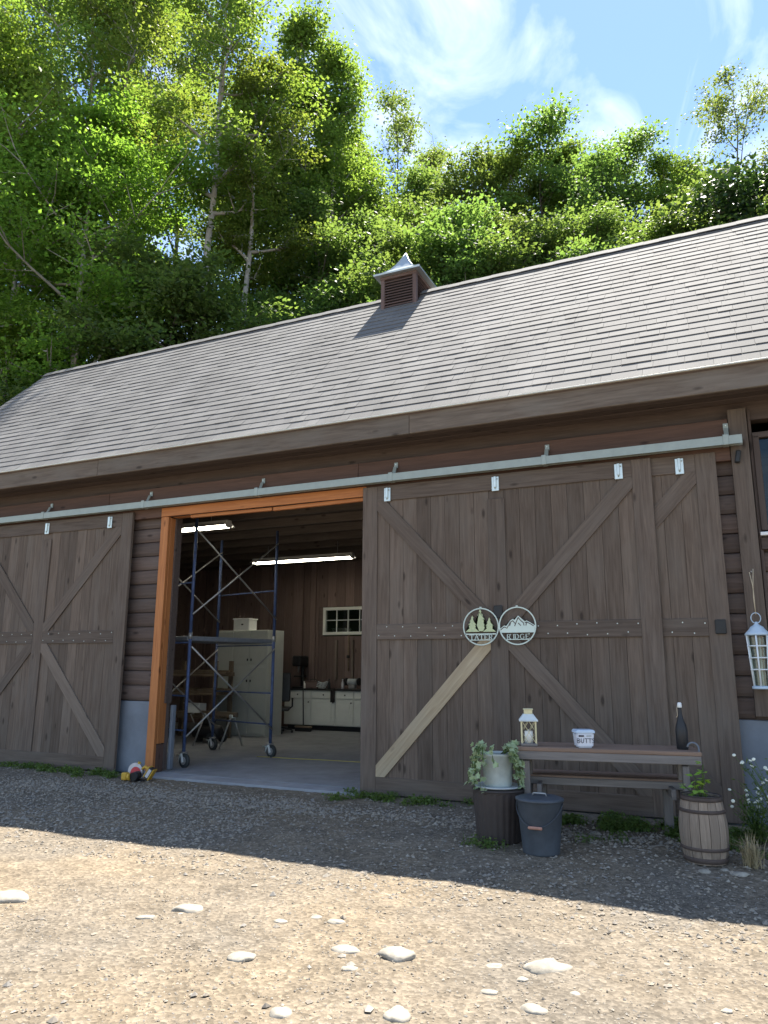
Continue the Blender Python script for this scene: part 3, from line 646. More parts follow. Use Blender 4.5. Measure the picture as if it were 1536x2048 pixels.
# lumber rack
lr=thing('lumber_rack','timber rack holding stacked lumber behind the scaffold','rack',(-9.75,4.2,0))
for x in (-.6,.6):
    for y in (-.25,.25): vboard('upright',lr,(x,y,.75),.09,.05,1.5,'lumber')
for z in (.42,.86,1.22): box('shelf',lr,(0,0,z),(1.35,.55,.04),'lumber',.004)
for z,n in ((.44,3),(.88,5),(1.24,3)):
    for k in range(n):
        box('lumber_board',lr,(rng.uniform(-.08,.08),-.2+.11*k,z+.02),(rng.uniform(1.3,1.7),.10,.038),'lumber',.004)
        box('lumber_board',lr,(rng.uniform(-.08,.08),-.2+.11*k,z+.06),(rng.uniform(1.2,1.6),.10,.038),'lumber',.004)
pb=thing('carton','pale carton resting on the lumber rack','carton',(-9.65,4.02,.50)) ; box('carton_body',pb,(0,0,.09),(.36,.22,.18),'white',.006); box('carton_flap',pb,(0,-.10,.185),(.36,.11,.006),'white',.001)
sh=thing('sawhorse','folding steel sawhorse standing beside the scaffold','sawhorse',(-8.42,3.15,0),-.2)
box('beam',sh,(0,0,.56),(.95,.06,.08),'lumber',.01)
for x in (-.35,.35):
    for s in (-1,1): mobj('leg',tubes([([(x,s*.02,.55),(x+.03*s,s*.24,.0)],.017)],6),'zinc',sh)
    box('hinge',sh,(x,0,.53),(.09,.09,.06),'hanger',.01)
cmp_=thing('air_compressor','low dark air compressor with wheels beneath the lumber rack','compressor',(-9.0,3.6,0))
mobj('tank',tubes([([(-.32,0,.2),(-.27,0,.2),(.27,0,.2),(.32,0,.2)],[.06,.13,.13,.06])],14),'blackplastic',cmp_); box('motor',cmp_,(0,0,.38),(.26,.18,.14),'black',.03)
for s in (-1,1): mobj('wheel',tubes([([(.22,s*.15,.1),(.22,s*.19,.1)],.10)],14),'rubber',cmp_)
mobj('grip',tubes([([(-.3,0,.3),(-.42,0,.5),(-.42,.1,.5)],.012)],5),'zinc',cmp_); box('foot',cmp_,(-.2,0,.04),(.06,.2,.08),'black',.01)
ln=thing('floor_cord','thin yellow cord stretched across the concrete floor','cord',(-5.6,2.15,0)); mobj('strand',tubes([([(-1.3+.2*k,.01*math.sin(k*1.3)+.015*k,.008) for k in range(16)],.007)],5),'cordy',ln)

# ------------------------------------------------------------ signs
def strokes(txt,h,sp=.12):
    G={'T':([(.02,.96,.98,.96,.10),(.5,0,.5,.95,.16),(.3,.03,.7,.03,.07),(.05,.74,.05,.95,.07),(.95,.74,.95,.95,.07)],.9),
       'A':([(.12,.03,.5,1,.10),(.88,.03,.5,1,.16),(.28,.36,.74,.36,.07),(0,.03,.28,.03,.07),(.68,.03,1.02,.03,.07)],.95),
       'E':([(.2,0,.2,1,.16),(.08,.96,.85,.96,.07),(.08,.04,.88,.04,.07),(.2,.52,.66,.52,.07),(.83,.76,.83,.96,.07),(.86,.04,.86,.26,.07)],.82),
       'R':([(.2,0,.2,1,.16),(.08,.96,.6,.96,.07),(.2,.5,.6,.5,.07),(.6,.96,.74,.84,.1),(.74,.84,.74,.62,.14),(.74,.62,.6,.5,.1),(.44,.5,.82,.03,.15),(.06,.03,.38,.03,.07),(.78,.03,1,.03,.07)],.92),
       'I':([(.5,0,.5,1,.16),(.3,.97,.7,.97,.07),(.3,.03,.7,.03,.07)],.5),
       'D':([(.2,0,.2,1,.16),(.08,.96,.55,.96,.07),(.08,.04,.55,.04,.07),(.55,.96,.78,.76,.12),(.78,.76,.84,.5,.15),(.84,.5,.78,.24,.15),(.78,.24,.55,.04,.12)],.95),
       'G':([(.84,.8,.6,.97,.08),(.6,.97,.32,.9,.1),(.32,.9,.16,.66,.14),(.16,.66,.16,.34,.16),(.16,.34,.32,.1,.14),(.32,.1,.6,.03,.1),(.6,.03,.86,.12,.09),(.86,.1,.86,.44,.14),(.66,.44,1,.44,.07),(.85,.74,.85,.97,.06)],1.0),
       'B':([(.1,0,.14,1,.11),(.1,.97,.6,.9,.1),(.6,.9,.62,.64,.1),(.62,.64,.12,.53,.1),(.12,.53,.68,.42,.1),(.68,.42,.66,.12,.1),(.66,.12,.08,.03,.1)],.8),
       'U':([(.1,1,.12,.25,.11),(.12,.25,.35,.02,.11),(.35,.02,.62,.2,.11),(.62,.2,.68,1,.11)],.8),
       't':([(.02,.95,.8,.93,.1),(.42,0,.4,.95,.11)],.72),
       's':([(.62,.85,.3,.98,.1),(.3,.98,.1,.76,.1),(.1,.76,.56,.44,.1),(.56,.44,.5,.1,.1),(.5,.1,.08,.06,.1)],.7)}
    out=[]; x=0
    for c in txt:
        S,w=G[c]
        for x0,z0,x1,z1,t in S:
            d=Vector((x1-x0,z1-z0)); d.normalize(); n=Vector((-d.y,d.x))*t/2
            P=[(x0+n.x,z0+n.y),(x1+n.x,z1+n.y),(x1-n.x,z1-n.y),(x0-n.x,z0-n.y)]
            out.append([((x+p[0])*h,p[1]*h) for p in P][::-1])
        x+=w+sp
    tot=(x-sp)*h
    return [[(a-tot/2,b) for a,b in P] for P in out]
def ring(r,w,n=56):
    o=[]
    for k in range(n):
        a,b=2*math.pi*k/n,2*math.pi*(k+1)/n
        o.append([(r*math.cos(a),r*math.sin(a)),(r*math.cos(b),r*math.sin(b)),((r-w)*math.cos(b),(r-w)*math.sin(b)),((r-w)*math.cos(a),(r-w)*math.sin(a))][::-1])
    return o
def pine(cx,base,top,hw,n):
    L=[]
    for k in range(n):
        f=k/n; z=top-(top-base)*(k+1)/n
        w=hw*(k+1)/n
        L+=[(w,z+(top-base)*.03),(w*.5,z+(top-base)*.05)]
    L=L[:-1]
    return [(cx,top)]+[(cx+x,z) for x,z in L]+[(cx-x,z) for x,z in L[::-1]]
SR=.208
def band(z0,z1,r):
    a=math.sqrt(r*r-z0*z0); b=math.sqrt(r*r-z1*z1); return [(-a,z0),(a,z0),(b,z1),(-b,z1)]
s1=thing('round_sign','round metal sign of three pine trees reading TATER on the barn door','sign',(-2.49,-.062,1.852))
mobj('ring',plate(ring(SR,.013),.006),'signs',s1)
mobj('pine_tree_shape',plate([pine(-.005,-.058,.195,.105,6)],.006),'signg',s1)
mobj('pine_tree_shape',plate([pine(-.098,-.062,.125,.082,5)],.0066),'signg',s1)
mobj('pine_tree_shape',plate([pine(.100,-.062,.100,.076,5)],.0072),'signg',s1)
mobj('bar',plate([band(-.088,-.076,SR-.006)],.006),'signs',s1); mobj('bar',plate([band(-.152,-.144,SR-.006)],.006),'signs',s1)
mobj('lettering',plate([[(x,z-.143) for x,z in P] for P in strokes('TATER',.054)],.006),'signs',s1)
mobj('hang_tab',plate([[(-.012,SR-.004),(.012,SR-.004),(.012,SR+.012),(-.012,SR+.012)]],.006),'signs',s1)
s2=thing('round_sign','round metal sign of a mountain ridge reading RIDGE on the barn door','sign',(-2.075,-.062,1.855))
mobj('ring',plate(ring(SR,.013),.006),'signs',s2)
ridge_line=[(-.195,-.03),(-.15,.005),(-.125,.0),(-.075,.06),(-.045,.075),(-.03,.062),(.012,.11),(.04,.085),(.06,.068),(.085,.045),(.105,.055),(.15,.03),(.197,.0)]
low=[(-.183,-.074),(.183,-.074)]
mobj('mountain_shape',plate([[low[0]]+[(x*.99,z) for x,z in ridge_line][::1]+[low[1]]][::1],.006),'signs',s2)
cr_=[]
for seg in (((-.19,-.045),(-.15,-.012),(-.125,-.018)),((-.12,-.03),(-.075,.04),(-.05,.055),(-.02,.02),(.012,.09),(.035,.06)),((-.075,.03),(-.085,-.0)),((-.02,.02),(-.03,-.005)),((.035,.06),(.07,.03),(.075,0)),((.01,.03),(.04,-.0)),((.085,.03),(.105,.04),(.15,.015),(.18,-.005)),((.105,.035),(.095,.0))):
    for a,b in zip(seg,seg[1:]):
        d=(Vector(b)-Vector(a)).normalized(); n=Vector((-d.y,d.x))*.0045
        cr_.append([(a[0]+n.x,a[1]+n.y),(b[0]+n.x,b[1]+n.y),(b[0]-n.x,b[1]-n.y),(a[0]-n.x,a[1]-n.y)][::-1])
o=mobj('crag_line',plate(cr_,.0016),'dark',s2,(0,-.0042,0))
mobj('bar',plate([band(-.152,-.144,SR-.006)],.006),'signs',s2)
mobj('lettering',plate([[(x,z-.143) for x,z in P] for P in strokes('RIDGE',.054)],.006),'signs',s2)
mobj('hang_tab',plate([[(-.012,SR-.004),(.012,SR-.004),(.012,SR+.012),(-.012,SR+.012)]],.006),'signs',s2)

# ------------------------------------------------------------ table with things on it
trz=math.atan2(-1.02+1.42,-.40+1.77)*.62
TZ=.725
tg=float(gh(-1.1,-.95))
tb=thing('picnic_table','brown plank table with a lower bench board against the barn door','table',(-1.09,-1.02,0),trz)
def tl(x,y,z): return tb.matrix_basis@Vector((x,y,z))
tb.matrix_basis=Matrix.Translation(tb.location)@Matrix.Rotation(trz,4,'Z')
LT=1.58
for k in range(4): box('table_plank',tb,(0,-.185+k*.124,TZ-.018),(LT-.012*(k%2),.119,.036),'deck',.006)
box('front_apron',tb,(0,-.222,TZ-.070),(LT-.01,.038,.075),'deckside',.006); box('rear_apron',tb,(0,.20,TZ-.080),(LT-.06,.036,.085),'deckside',.006)
for s in (-1,1): box('end_apron',tb,(s*(LT/2-.03),-.01,TZ-.080),(.036,.38,.080),'deckside',.006)
gz=lambda x,y: float(gh(*(tl(x,y,0)[:2])))
for s in (-1,1):
    for y in (-.17,.16):
        z0=gz(s*.66,y)-.01; vboard('leg',tb,(s*.66,y,(TZ-.12+z0)/2+.0),.055,.085,TZ-.12-z0,'deckside',.005)
    box('bench_arm',tb,(s*.56,.18,.360),(.04,.62,.085),'deckside',.005)
    z0=gz(s*.56,.46)-.01; vboard('bench_leg',tb,(s*.56,.46,(.32+z0)/2),.08,.05,.32-z0,'deckside',.005)
for k in range(3): box('bench_plank',tb,(.03,.17+k*.125,.45-.018),(1.38,.119,.036),'deck',.006)
box('bench_apron',tb,(.03,.10,.400),(1.38,.03,.062),'deckside',.005)
# lantern on table
p=tl(-.635,-.13,TZ)
lt=thing('lantern','cream lattice lantern with a white candle on the table','lantern',p,trz+.1)
box('base',lt,(0,0,.012),(.15,.15,.024),'deckside',.006)
for sx in (-1,1):
    for sy in (-1,1): vboard('corner_bar',lt,(sx*.062,sy*.062,.118),.013,.013,.19,'cream',.002)
for a in range(4):
    L=[]
    c,s=math.cos(a*math.pi/2),math.sin(a*math.pi/2)
    for i in range(-2,3):
        for sg in (-1,1):
            pts=[]
            for z in np.linspace(.03,.21,9):
                x=(i*.06)+sg*(z-.12)*.62
                if abs(x)<=.058: pts.append((c*x+s*.064,s*x-c*.064,z))
            if len(pts)>1: L.append((pts,.0028))
    mobj('lattice',tubes(L,4),'cream',lt)
mobj('candle',lathe([(.036,.024),(.036,.125),(.03,.128),(.006,.124),(.004,.14)],16),'candle',lt)
bm=bmesh.new(); pf=[(.082,.213),(.084,.222),(.044,.275)]
rg=[[bm.verts.new((sx*r,sy*r,z)) for sx,sy in ((-1,-1),(1,-1),(1,1),(-1,1))] for r,z in pf]
for a,b in zip(rg,rg[1:]):
    for i in range(4): bm.faces.new((a[i],a[(i+1)%4],b[(i+1)%4],b[i]))
bm.faces.new(rg[0][::-1]); bm.faces.new(rg[-1]); mobj('lantern_roof',frombm(bm),'creamroof',lt)
box('chimney',lt,(0,0,.293),(.075,.075,.04),'cream',.004); box('chimney_cap',lt,(0,0,.316),(.088,.088,.010),'cream',.003)
# tub
p=tl(-.16,-.115,TZ)
tu=thing('plastic_tub','white lidded plastic tub with black BUTTS lettering on the table','tub',p,trz+.28)
def frust(w0,d0,w1,d1,z0,z1,bev):
    bm=bmesh.new(); a=[bm.verts.new((sx*w0/2,sy*d0/2,z0)) for sx,sy in ((-1,-1),(1,-1),(1,1),(-1,1))]; b=[bm.verts.new((sx*w1/2,sy*d1/2,z1)) for sx,sy in ((-1,-1),(1,-1),(1,1),(-1,1))]
    bm.faces.new(a[::-1]); bm.faces.new(b)
    for i in range(4): bm.faces.new((a[i],a[(i+1)%4],b[(i+1)%4],b[i]))
    bmesh.ops.bevel(bm,geom=bm.edges[:],offset=bev,segments=2,affect='EDGES'); return frombm(bm)
mobj('tub_body',frust(.135,.12,.158,.138,0,.125,.012),'tubw',tu); mobj('lid',frust(.172,.152,.160,.142,.122,.150,.006),'tublid',tu); box('lid_tab',tu,(-.092,-.03,.132),(.02,.04,.01),'tublid',.003)
mobj('lettering',plate([[(x,z) for x,z in P] for P in strokes('BUtts',.040,.06)],.0015),'ink',tu,(.0,-.0667,.04),(.085,0,0))
mobj('label_block',plate([[(-.062,0),(-.015,0),(-.015,.014),(-.062,.014)]],.001),'ink',tu,(0,-.0700,.093),(.085,0,0))
mobj('label_block',plate([[(.006,0),(.05,0),(.05,.012),(.006,.012)]],.001),'saucer',tu,(0,-.0700,.094),(.085,0,0))
# bottle on table
p=tl(.665,-.045,TZ)
bo=thing('glass_bottle','tall black bottle with a white stopper on the table end','bottle',p)
mobj('bottle_body',lathe([(.044,0),(.049,.008),(.05,.15),(.045,.19),(.028,.245),(.016,.29),(.013,.335),(.013,.35)],20),'blackplastic',bo)
mobj('stopper',lathe([(.017,.348),(.019,.36),(.017,.385),(.012,.392)],12),'white',bo); mobj('wire_bail',tubes([([(-.018,0,.37),(-.024,-.004,.34),(-.022,-.01,.28),(-.034,-.012,.265)],.003)],5),'string',bo)
# hook at table end
p=tl(.755,-.19,TZ-.02)
hk=thing('plant_hook','bent green metal hook clamped on the table end','hook',p)
mobj('hook_rod',tubes([([(.02,0,-.06),(.02,0,.03)]+[(-.025+.045*math.cos(a),0,.04+.05*math.sin(a)) for a in np.linspace(0,2.9,10)],.008)],6),'stem',hk); box('clamp',hk,(.02,.0,-.04),(.03,.03,.05),'stem',.006)

# ------------------------------------------------------------ pots, bucket, barrel
def leafshape(kind):
    if kind=='ivy': P=[(0,0),(.5,-.05),(.42,.28),(.62,.5),(.25,.6),(0,1),(-.25,.6),(-.62,.5),(-.42,.28),(-.5,-.05)]
    else: P=[(0,0),(.42,.12),(.5,.4),(.28,.75),(0,1.05),(-.28,.75),(-.5,.4),(-.42,.12)]
    bm=bmesh.new(); n=len(P); c=bm.verts.new((0,.42,-.10)); vs=[bm.verts.new((x,y,.10*abs(x)-.10*y*y)) for x,y in P]
    for i in range(n): bm.faces.new((c,vs[i],vs[(i+1)%n]))
    return frombm(bm)
IV=leafshape('ivy'); IV.materials.append(M['ivy']); BN=leafshape('bean'); BN.materials.append(M['bean'])
dx,dy=-1.96,-1.36; dz=float(gh(dx,dy))
t=thing('ribbed_drum','dark brown ribbed drum used as a plant stand','drum',(dx,dy,dz))
bm=bmesh.new(); n=96; PRF=[(.185,0),(.190,.01),(.222,.40),(.226,.41),(.226,.425),(.205,.43)]; rings=[]
for r,z in PRF:
    rings.append([bm.verts.new(((r+(.004 if (k//2)%2 else 0)*(0<z<.405))*math.cos(2*math.pi*k/n),(r+(.004 if (k//2)%2 else 0)*(0<z<.405))*math.sin(2*math.pi*k/n),z)) for k in range(n)])
for a,b in zip(rings,rings[1:]):
    for i in range(n): bm.faces.new((a[i],a[(i+1)%n],b[(i+1)%n],b[i]))
bm.faces.new(rings[-1]); bm.faces.new(rings[0][::-1]); mobj('drum_body',frombm(bm),'drum',t)
mobj('drum_lid',lathe([(.232,.418),(.236,.43),(.20,.436)],40),'drum',t)
pz=dz+.437
pt=thing('ivy_pot','pale round pot with trailing variegated ivy on the dark drum','potted plant',(dx-.0,dy,pz))
mobj('saucer',lathe([(.16,0),(.205,.012),(.208,.024),(.19,.02),(.02,.016)],32),'saucer',pt)
mobj('pot',lathe([(.118,.018),(.124,.03),(.136,.27),(.143,.275),(.143,.295),(.128,.297),(.124,.27)],32,False),'pot',pt)
mobj('soil',lathe([(.125,.255),(.125,.272),(.01,.285)],24),'soil',pt)
vines=[]
r3=random.Random(4)
for k in range(26):
    a=r3.uniform(0,6.28)
    if k<18: a=r3.choice((r3.gauss(3.5,.55),r3.gauss(-.35,.45),r3.gauss(4.6,.5) if r3.random()<.35 else r3.gauss(3.3,.4)))
    ln=r3.uniform(.15,.42) if abs(math.sin(a))<.75 else r3.uniform(.06,.16); pts=[]; out=r3.uniform(.05,.13)
    for q in np.linspace(0,1,7):
        rr=.08+ (.07+out*q if q>.2 else .5*q); z=.285+.09*math.sin(min(q*3.2,3.14))*(1 if q<.7 else .4)-ln*max(0,q-.3)
        pts.append((rr*math.cos(a+.4*q),rr*math.sin(a+.4*q),max(z,.02 if rr<.2 else -.1)))
    vines.append((pts,.003))
    for q in range(1,7):
        for _ in range(1 if q<3 else 2):
            if r3.random()<.9:
                s=r3.uniform(.034,.058); l=mobj('leaf',IV,'ivy',pt,(pts[q][0]+r3.gauss(0,.012),pts[q][1]+r3.gauss(0,.012),pts[q][2]+r3.gauss(0,.012)),(r3.uniform(.3,1.5),r3.uniform(-.5,.5),a+math.pi/2+r3.gauss(0,.7))); l.scale=(s,s,s)
mobj('vines',tubes(vines,4),'weed',pt)
bx,by=-1.53,-1.62; bz=float(gh(bx,by))
t=thing('metal_bucket','dark grey lidded metal bucket with a wooden handle grip','bucket',(bx,by,bz))
mobj('bucket_body',lathe([(.145,0),(.150,.006),(.150,.012),(.188,.405),(.194,.412),(.194,.42)],40),'bucket',t)
mobj('lid',lathe([(.198,.408),(.20,.425),(.17,.436),(.05,.443),(.045,.44)],40),'bucket',t)
mobj('lid_grip',tubes([([(-.06,0,.438),(-.05,0,.462),(.05,0,.462),(.06,0,.438)],.007)],6),'zinc',t)
mobj('bail_wire',tubes([([(.192*math.cos(a),-.008-.194*max(0,math.sin(-a)) if 0 else .192*math.sin(a),.395-.17*abs(math.sin(a))**1.2) for a in np.linspace(math.pi,2*math.pi,21)],.004)],5),'bucket',t)
mobj('wood_grip',tubes([([(-.055,-.187,.222),(-.05,-.19,.222),(.05,-.19,.222),(.055,-.187,.222)],[.009,.013,.013,.009])],8),'handle',t)
qx,qy=-.295,-1.34; qz=float(gh(qx,qy))
t=thing('wooden_barrel','weathered wooden half-size barrel planter beside the table','barrel',(qx,qy,qz))
BH=.49; NS=15
def brad(f): return .142+.040*math.sin(math.pi*(f*.86+.10))
def stave(i):
    bm=bmesh.new(); a0=2*math.pi*i/NS+.012; a1=2*math.pi*(i+1)/NS-.012; o=[];inn=[]
    for k in range(9):
        f=k/8; r=brad(f)+rng.uniform(-.001,.001); z=BH*f
        o.append([bm.verts.new((r*math.cos(a),r*math.sin(a),z)) for a in (a0,(a0+a1)/2,a1)]); inn.append([bm.verts.new(((r-.018)*math.cos(a),(r-.018)*math.sin(a),z)) for a in (a0,(a0+a1)/2,a1)])
    for k in range(8):
        for j in range(2): bm.faces.new((o[k][j],o[k][j+1],o[k+1][j+1],o[k+1][j])); bm.faces.new((inn[k][j],inn[k+1][j],inn[k+1][j+1],inn[k][j+1]))
        bm.faces.new((o[k][0],o[k+1][0],inn[k+1][0],inn[k][0])); bm.faces.new((o[k][2],inn[k][2],inn[k+1][2],o[k+1][2]))
    for e in (0,8):
        for j in range(2): bm.faces.new((o[e][j],o[e][j+1],inn[e][j+1],inn[e][j]))
    # grain on local x: swap axes so the object can be turned upright
    for v in bm.verts: v.co=Vector((v.co.z,v.co.y,-v.co.x))
    me=frombm(bm); return me
for i in range(NS): mobj('stave',stave(i),'stave',t,(0,0,0),(0,-math.pi/2,0))
for f0,f1 in ((.02,.10),(.20,.255),(.76,.815),(.935,1.0)):
    prof=[(brad(f0)+.002,BH*f0),(brad(f0)+.005,BH*f0+.001),(brad(f1)+.005,BH*f1-.001),(brad(f1)+.002,BH*f1)]
    mobj('hoop',lathe(prof,40,False),'stave' if 0 else 'dark',t)
mobj('soil',lathe([(.12,.40),(.13,.452),(.01,.465)],24),'soil',t); mobj('liner_rim',lathe([(.128,.45),(.15,.492),(.156,.497),(.146,.500),(.125,.46)],32,False),'drum',t)
pl=thing('bean_plant','young bright green leafy plant growing in the wooden barrel','plant',(qx,qy,qz+.455))
st=[]
for k,(a,hh,lean) in enumerate(((.3,.27,.03),(2.2,.17,.05),(4.1,.13,.06),(5.4,.20,.05),(3.3,.10,.1))):
    pts=[(lean*q*math.cos(a)*1.2,lean*q*math.sin(a),hh*q) for q in np.linspace(0,1,5)]; st.append((pts,.0045))
    for q in range(1,5):
        for j in range(2):
            s=r3.uniform(.04,.065); az=r3.uniform(0,6.28)
            l=mobj('leaf',BN,'bean',pl,(pts[q][0]+.02*math.cos(az),pts[q][1]+.02*math.sin(az),pts[q][2]+.01),(r3.uniform(-.6,.4),r3.uniform(-.4,.4),az-math.pi/2)); l.scale=(s,s,s)
mobj('stems',tubes(st,5),'weed',pl)

# ------------------------------------------------------------ hanging lantern
hl=thing('hanging_lantern','pale blue and white caged lantern hanging from the corner post','lantern',(.265,-.075,1.22))
mobj('nail',tubes([([(0,.11,1.10),(0,-.02,1.115)],.005)],5),'zinc',hl)
mobj('string',tubes([([(-.018,-.005,1.11),(0,0,.98),(.004,0,.86),(.002,0,.70)],.004),([(.018,-.005,1.14),(.004,0,.98),(-.003,0,.86),(.004,0,.70)],.004)],5),'string',hl)
mobj('hanging_ring',tubes([([(.042*math.cos(a),0,.665+.05*math.sin(a)) for a in np.linspace(0,6.3,20)],.005)],5),'lantblue',hl)
mobj('cap',lathe([(.110,.500),(.112,.512),(.092,.535),(.080,.548),(.066,.565),(.058,.580),(.030,.598),(.016,.61),(.012,.63)],28),'lantblue',hl)
nb=6
for k in range(nb):
    a=2*math.pi*k/nb+.35; b=[(.102*math.cos(a),.102*math.sin(a),.505),(.072*math.cos(a),.072*math.sin(a),.02)]
    mobj('upright_bar',tubes([(b,.0085)],6),'lantwhite',hl)
for z in (.40,.29,.18):
    r=.072+(.102-.072)*(z-.02)/.485; mobj('hoop_bar',tubes([([(r*math.cos(a),r*math.sin(a),z) for a in np.linspace(0,6.2832,25)],.007)],5,False),'lantwhite',hl)
mobj('base',lathe([(.085,0),(.088,.006),(.088,.024),(.07,.03)],28),'lantblue',hl)
mobj('inner_glass',lathe([(.055,.03),(.078,.49)],20,False),'glass',hl)

# ------------------------------------------------------------ circular saw on the ground
sx_,sy_=-7.02,-.33; sz_=float(gh(sx_,sy_))
sw=thing('circular_saw','yellow and black cordless circular saw lying beside the cedar jamb','saw',(sx_,sy_,sz_),.15); sw.scale=(.84,.84,.84)
mobj('blade_guard',tubes([([(-.06,-.02,.13),(-.06,.03,.13)],.125)],24),'guard',sw); mobj('blade',tubes([([(-.045,-.03,.11),(-.045,-.022,.11)],.088)],24),'red',sw)
mobj('arbor_bolt',tubes([([(-.045,-.045,.11),(-.045,-.028,.11)],.020)],10),'zinc',sw)
box('base_plate',sw,(-.03,-.055,.012),(.36,.13,.008),'black',.002,(.1,0,0))
mobj('motor',tubes([([(.02,-.18,.075),(.02,-.05,.085)],.062)],16),'blackplastic',sw); mobj('motor_band',tubes([([(-.035,-.17,.07),(-.07,-.17,.07)],.05)],14),'yellow',sw)
box('gear_case',sw,(-.17,-.10,.065),(.10,.09,.11),'yellow',.015); mobj('rear_handle',tubes([([(.04,.0,.16),(.10,.0,.20),(.16,-.01,.18),(.17,-.02,.10)],[.022,.024,.022,.02])],8),'yellow',sw)
mobj('front_knob',tubes([([(-.02,0,.23),(.0,0,.262)],[.02,.028])],8),'yellow',sw)
bt=bpy.data.objects.new('battery_pack',None); link(bt,sw); bt.location=(.225,-.05,.12); bt.rotation_euler=(0,.55,.1)
box('battery_body',bt,(0,0,0),(.075,.12,.17),'blackplastic',.012); box('battery_side',bt,(.042,0,0),(.018,.122,.18),'yellow',.006); box('battery_side',bt,(-.042,0,0),(.018,.122,.18),'yellow',.006); box('battery_label',bt,(.0,-.062,0),(.05,.006,.13),'guard',.002)

# ------------------------------------------------------------ stones
def rock(seed,sx,sy,sz):
    r=random.Random(seed); bm=bmesh.new(); bmesh.ops.create_icosphere(bm,subdivisions=3,radius=1)
    o=[Vector((r.gauss(0,1),r.gauss(0,1),r.gauss(0,1))).normalized() for _ in range(9)]; w=[r.uniform(.74,.97) for _ in o]
    for v in bm.verts:
        n=v.co.normalized(); k=1
        for a,b in zip(o,w):
            dd=n.dot(a)
            if dd>b: k*=b/dd
        n=n*k*(1+.03*r.gauss(0,1)+.06*math.sin(5*n.x+seed)*math.sin(4*n.y+2*seed)); v.co=Vector((n.x*sx,n.y*sy,n.z*sz))
    return frombm(bm,smooth=True)
stones=[(-4.57,-4.22,.17,.10,'broad flat pale stone sunk in the sunlit dirt'),(-3.29,-3.90,.105,.07,'mid-sized pale stone embedded in open dirt'),(-3.44,-4.12,.07,.035,'narrow pale stone lying flat in the dirt'),
(-2.51,-4.42,.085,.055,'smooth oval tan stone pressed into the gravel'),(-1.77,-4.03,.105,.085,'rounded bright white stone standing proud of the gravel'),(-2.05,-4.10,.085,.05,'flat white stone beside the rounded bright white stone'),
(-.99,-3.86,.125,.085,'largest cracked white stone with smaller stones around it'),(-.94,-4.37,.07,.045,'white stone just in front of the largest cracked stone'),(-1.98,-4.86,.055,.055,'knobbly white stone in fine gravel'),
(-1.48,-4.68,.065,.075,'lumpy pale stone with a rough broken face'),(-.14,-4.0,.03,.02,'small reddish stone alone on tan dirt'),(-1.07,-4.06,.032,.028,'small round pebble against the largest cracked stone'),
(-1.18,-4.26,.045,.028,'yellowish flat stone near the largest cracked stone'),(-.80,-4.12,.028,.026,'small round white stone beside the largest cracked stone'),(-1.92,-4.3,.05,.03,'low cream stone in front of the flat white stone'),(-2.62,-3.86,.05,.03,'thin pale chip of stone in open dirt'),
(-1.25,-3.95,.05,.03,'long pale stone pointing at the largest cracked stone'),(-2.45,-3.72,.04,.03,'pale pebble among twin flat stones'),(-2.30,-3.74,.06,.035,'flat stone touching a pale pebble'),(-.30,-1.62,.05,.04,'grey stone at the foot of the barrel'),(-.05,-1.58,.075,.05,'larger grey stone by the dry grass tuft'),(-.16,-1.52,.035,.03,'small grey stone between barrel and dry grass')]
for i,(x,y,a,b,lab) in enumerate(stones):
    o=mobj('stone',rock(i,a,b*1.05,min(a,b)*.5),'rock',None,(x,y,float(gh(x,y))-min(a,b)*.06),(0,0,rng.uniform(-.3,.3)+.4)); tag(o,lab,'stone','pale stones in the driveway')
# loose gravel
def scatter(n,f,smin,smax,pw=2.2):
    out=[]
    P=np.array([f() for _ in range(n)]); s=smin+(smax-smin)*nrg.random(n)**pw; return P,s
def gravel(P,s,flat=.55):
    n=len(P); base=np.array([(1,0,0),(.3,.95,0),(-.8,.6,0),(-.8,-.6,0),(.3,-.95,0),(.1,.05,1.0),(-.05,0,-.8)])
    Fb=np.array([(0,1,5),(1,2,5),(2,3,5),(3,4,5),(4,0,5),(1,0,6),(2,1,6),(3,2,6),(4,3,6),(0,4,6)])
    V=base[None]*(1+.28*nrg.normal(size=(n,7,3)))*np.array([1,.75,flat])
    a=nrg.random(n)*6.28; c,sn=np.cos(a),np.sin(a)
    X=V[...,0]*c[:,None]-V[...,1]*sn[:,None]; Yv=V[...,0]*sn[:,None]+V[...,1]*c[:,None]
    V=np.stack([X,Yv,V[...,2]],-1)*s[:,None,None]
    z=gh(P[:,0],P[:,1])+s*.18
    V+=np.stack([P[:,0],P[:,1],z],-1)[:,None,:]
    F=(Fb[None]+7*np.arange(n)[:,None,None]).reshape(-1,3); return V.reshape(-1,3),F
def near_pt():
    d=rng.uniform(2.6,6.2); a=rng.uniform(-.62,.62)
    return (-math.sin(yaw+a)*d,-8.06+math.cos(yaw+a)*d)
def far_pt():
    y=-rng.uniform(.25,3.2); Yd=y+8.06; return (rng.uniform(-1.42,.16)*Yd,y)
def drip_pt():
    return (rng.uniform(-8.5,-.0),rng.gauss(-.95,.16))
def left_pt():
    return (rng.uniform(-8.8,-4.2),rng.uniform(-2.6,-.55))
Vs=[];Fs=[];o=0
for n,f,a,b,pw in ((24000,near_pt,.002,.010,2.4),(420,near_pt,.010,.030,2.6),(9000,far_pt,.005,.022,2.0),(3200,drip_pt,.008,.026,1.4),(4200,left_pt,.007,.024,1.6)):
    P,s=scatter(n,f,a,b,pw); v,F_=gravel(P,s); Vs.append(v); Fs.append(F_+o); o+=len(v)
tag(mobj('gravel',npmesh('gravel',np.concatenate(Vs),np.concatenate(Fs)),'pebble'),'loose mixed gravel scattered over the dirt drive','gravel',kind='stuff')

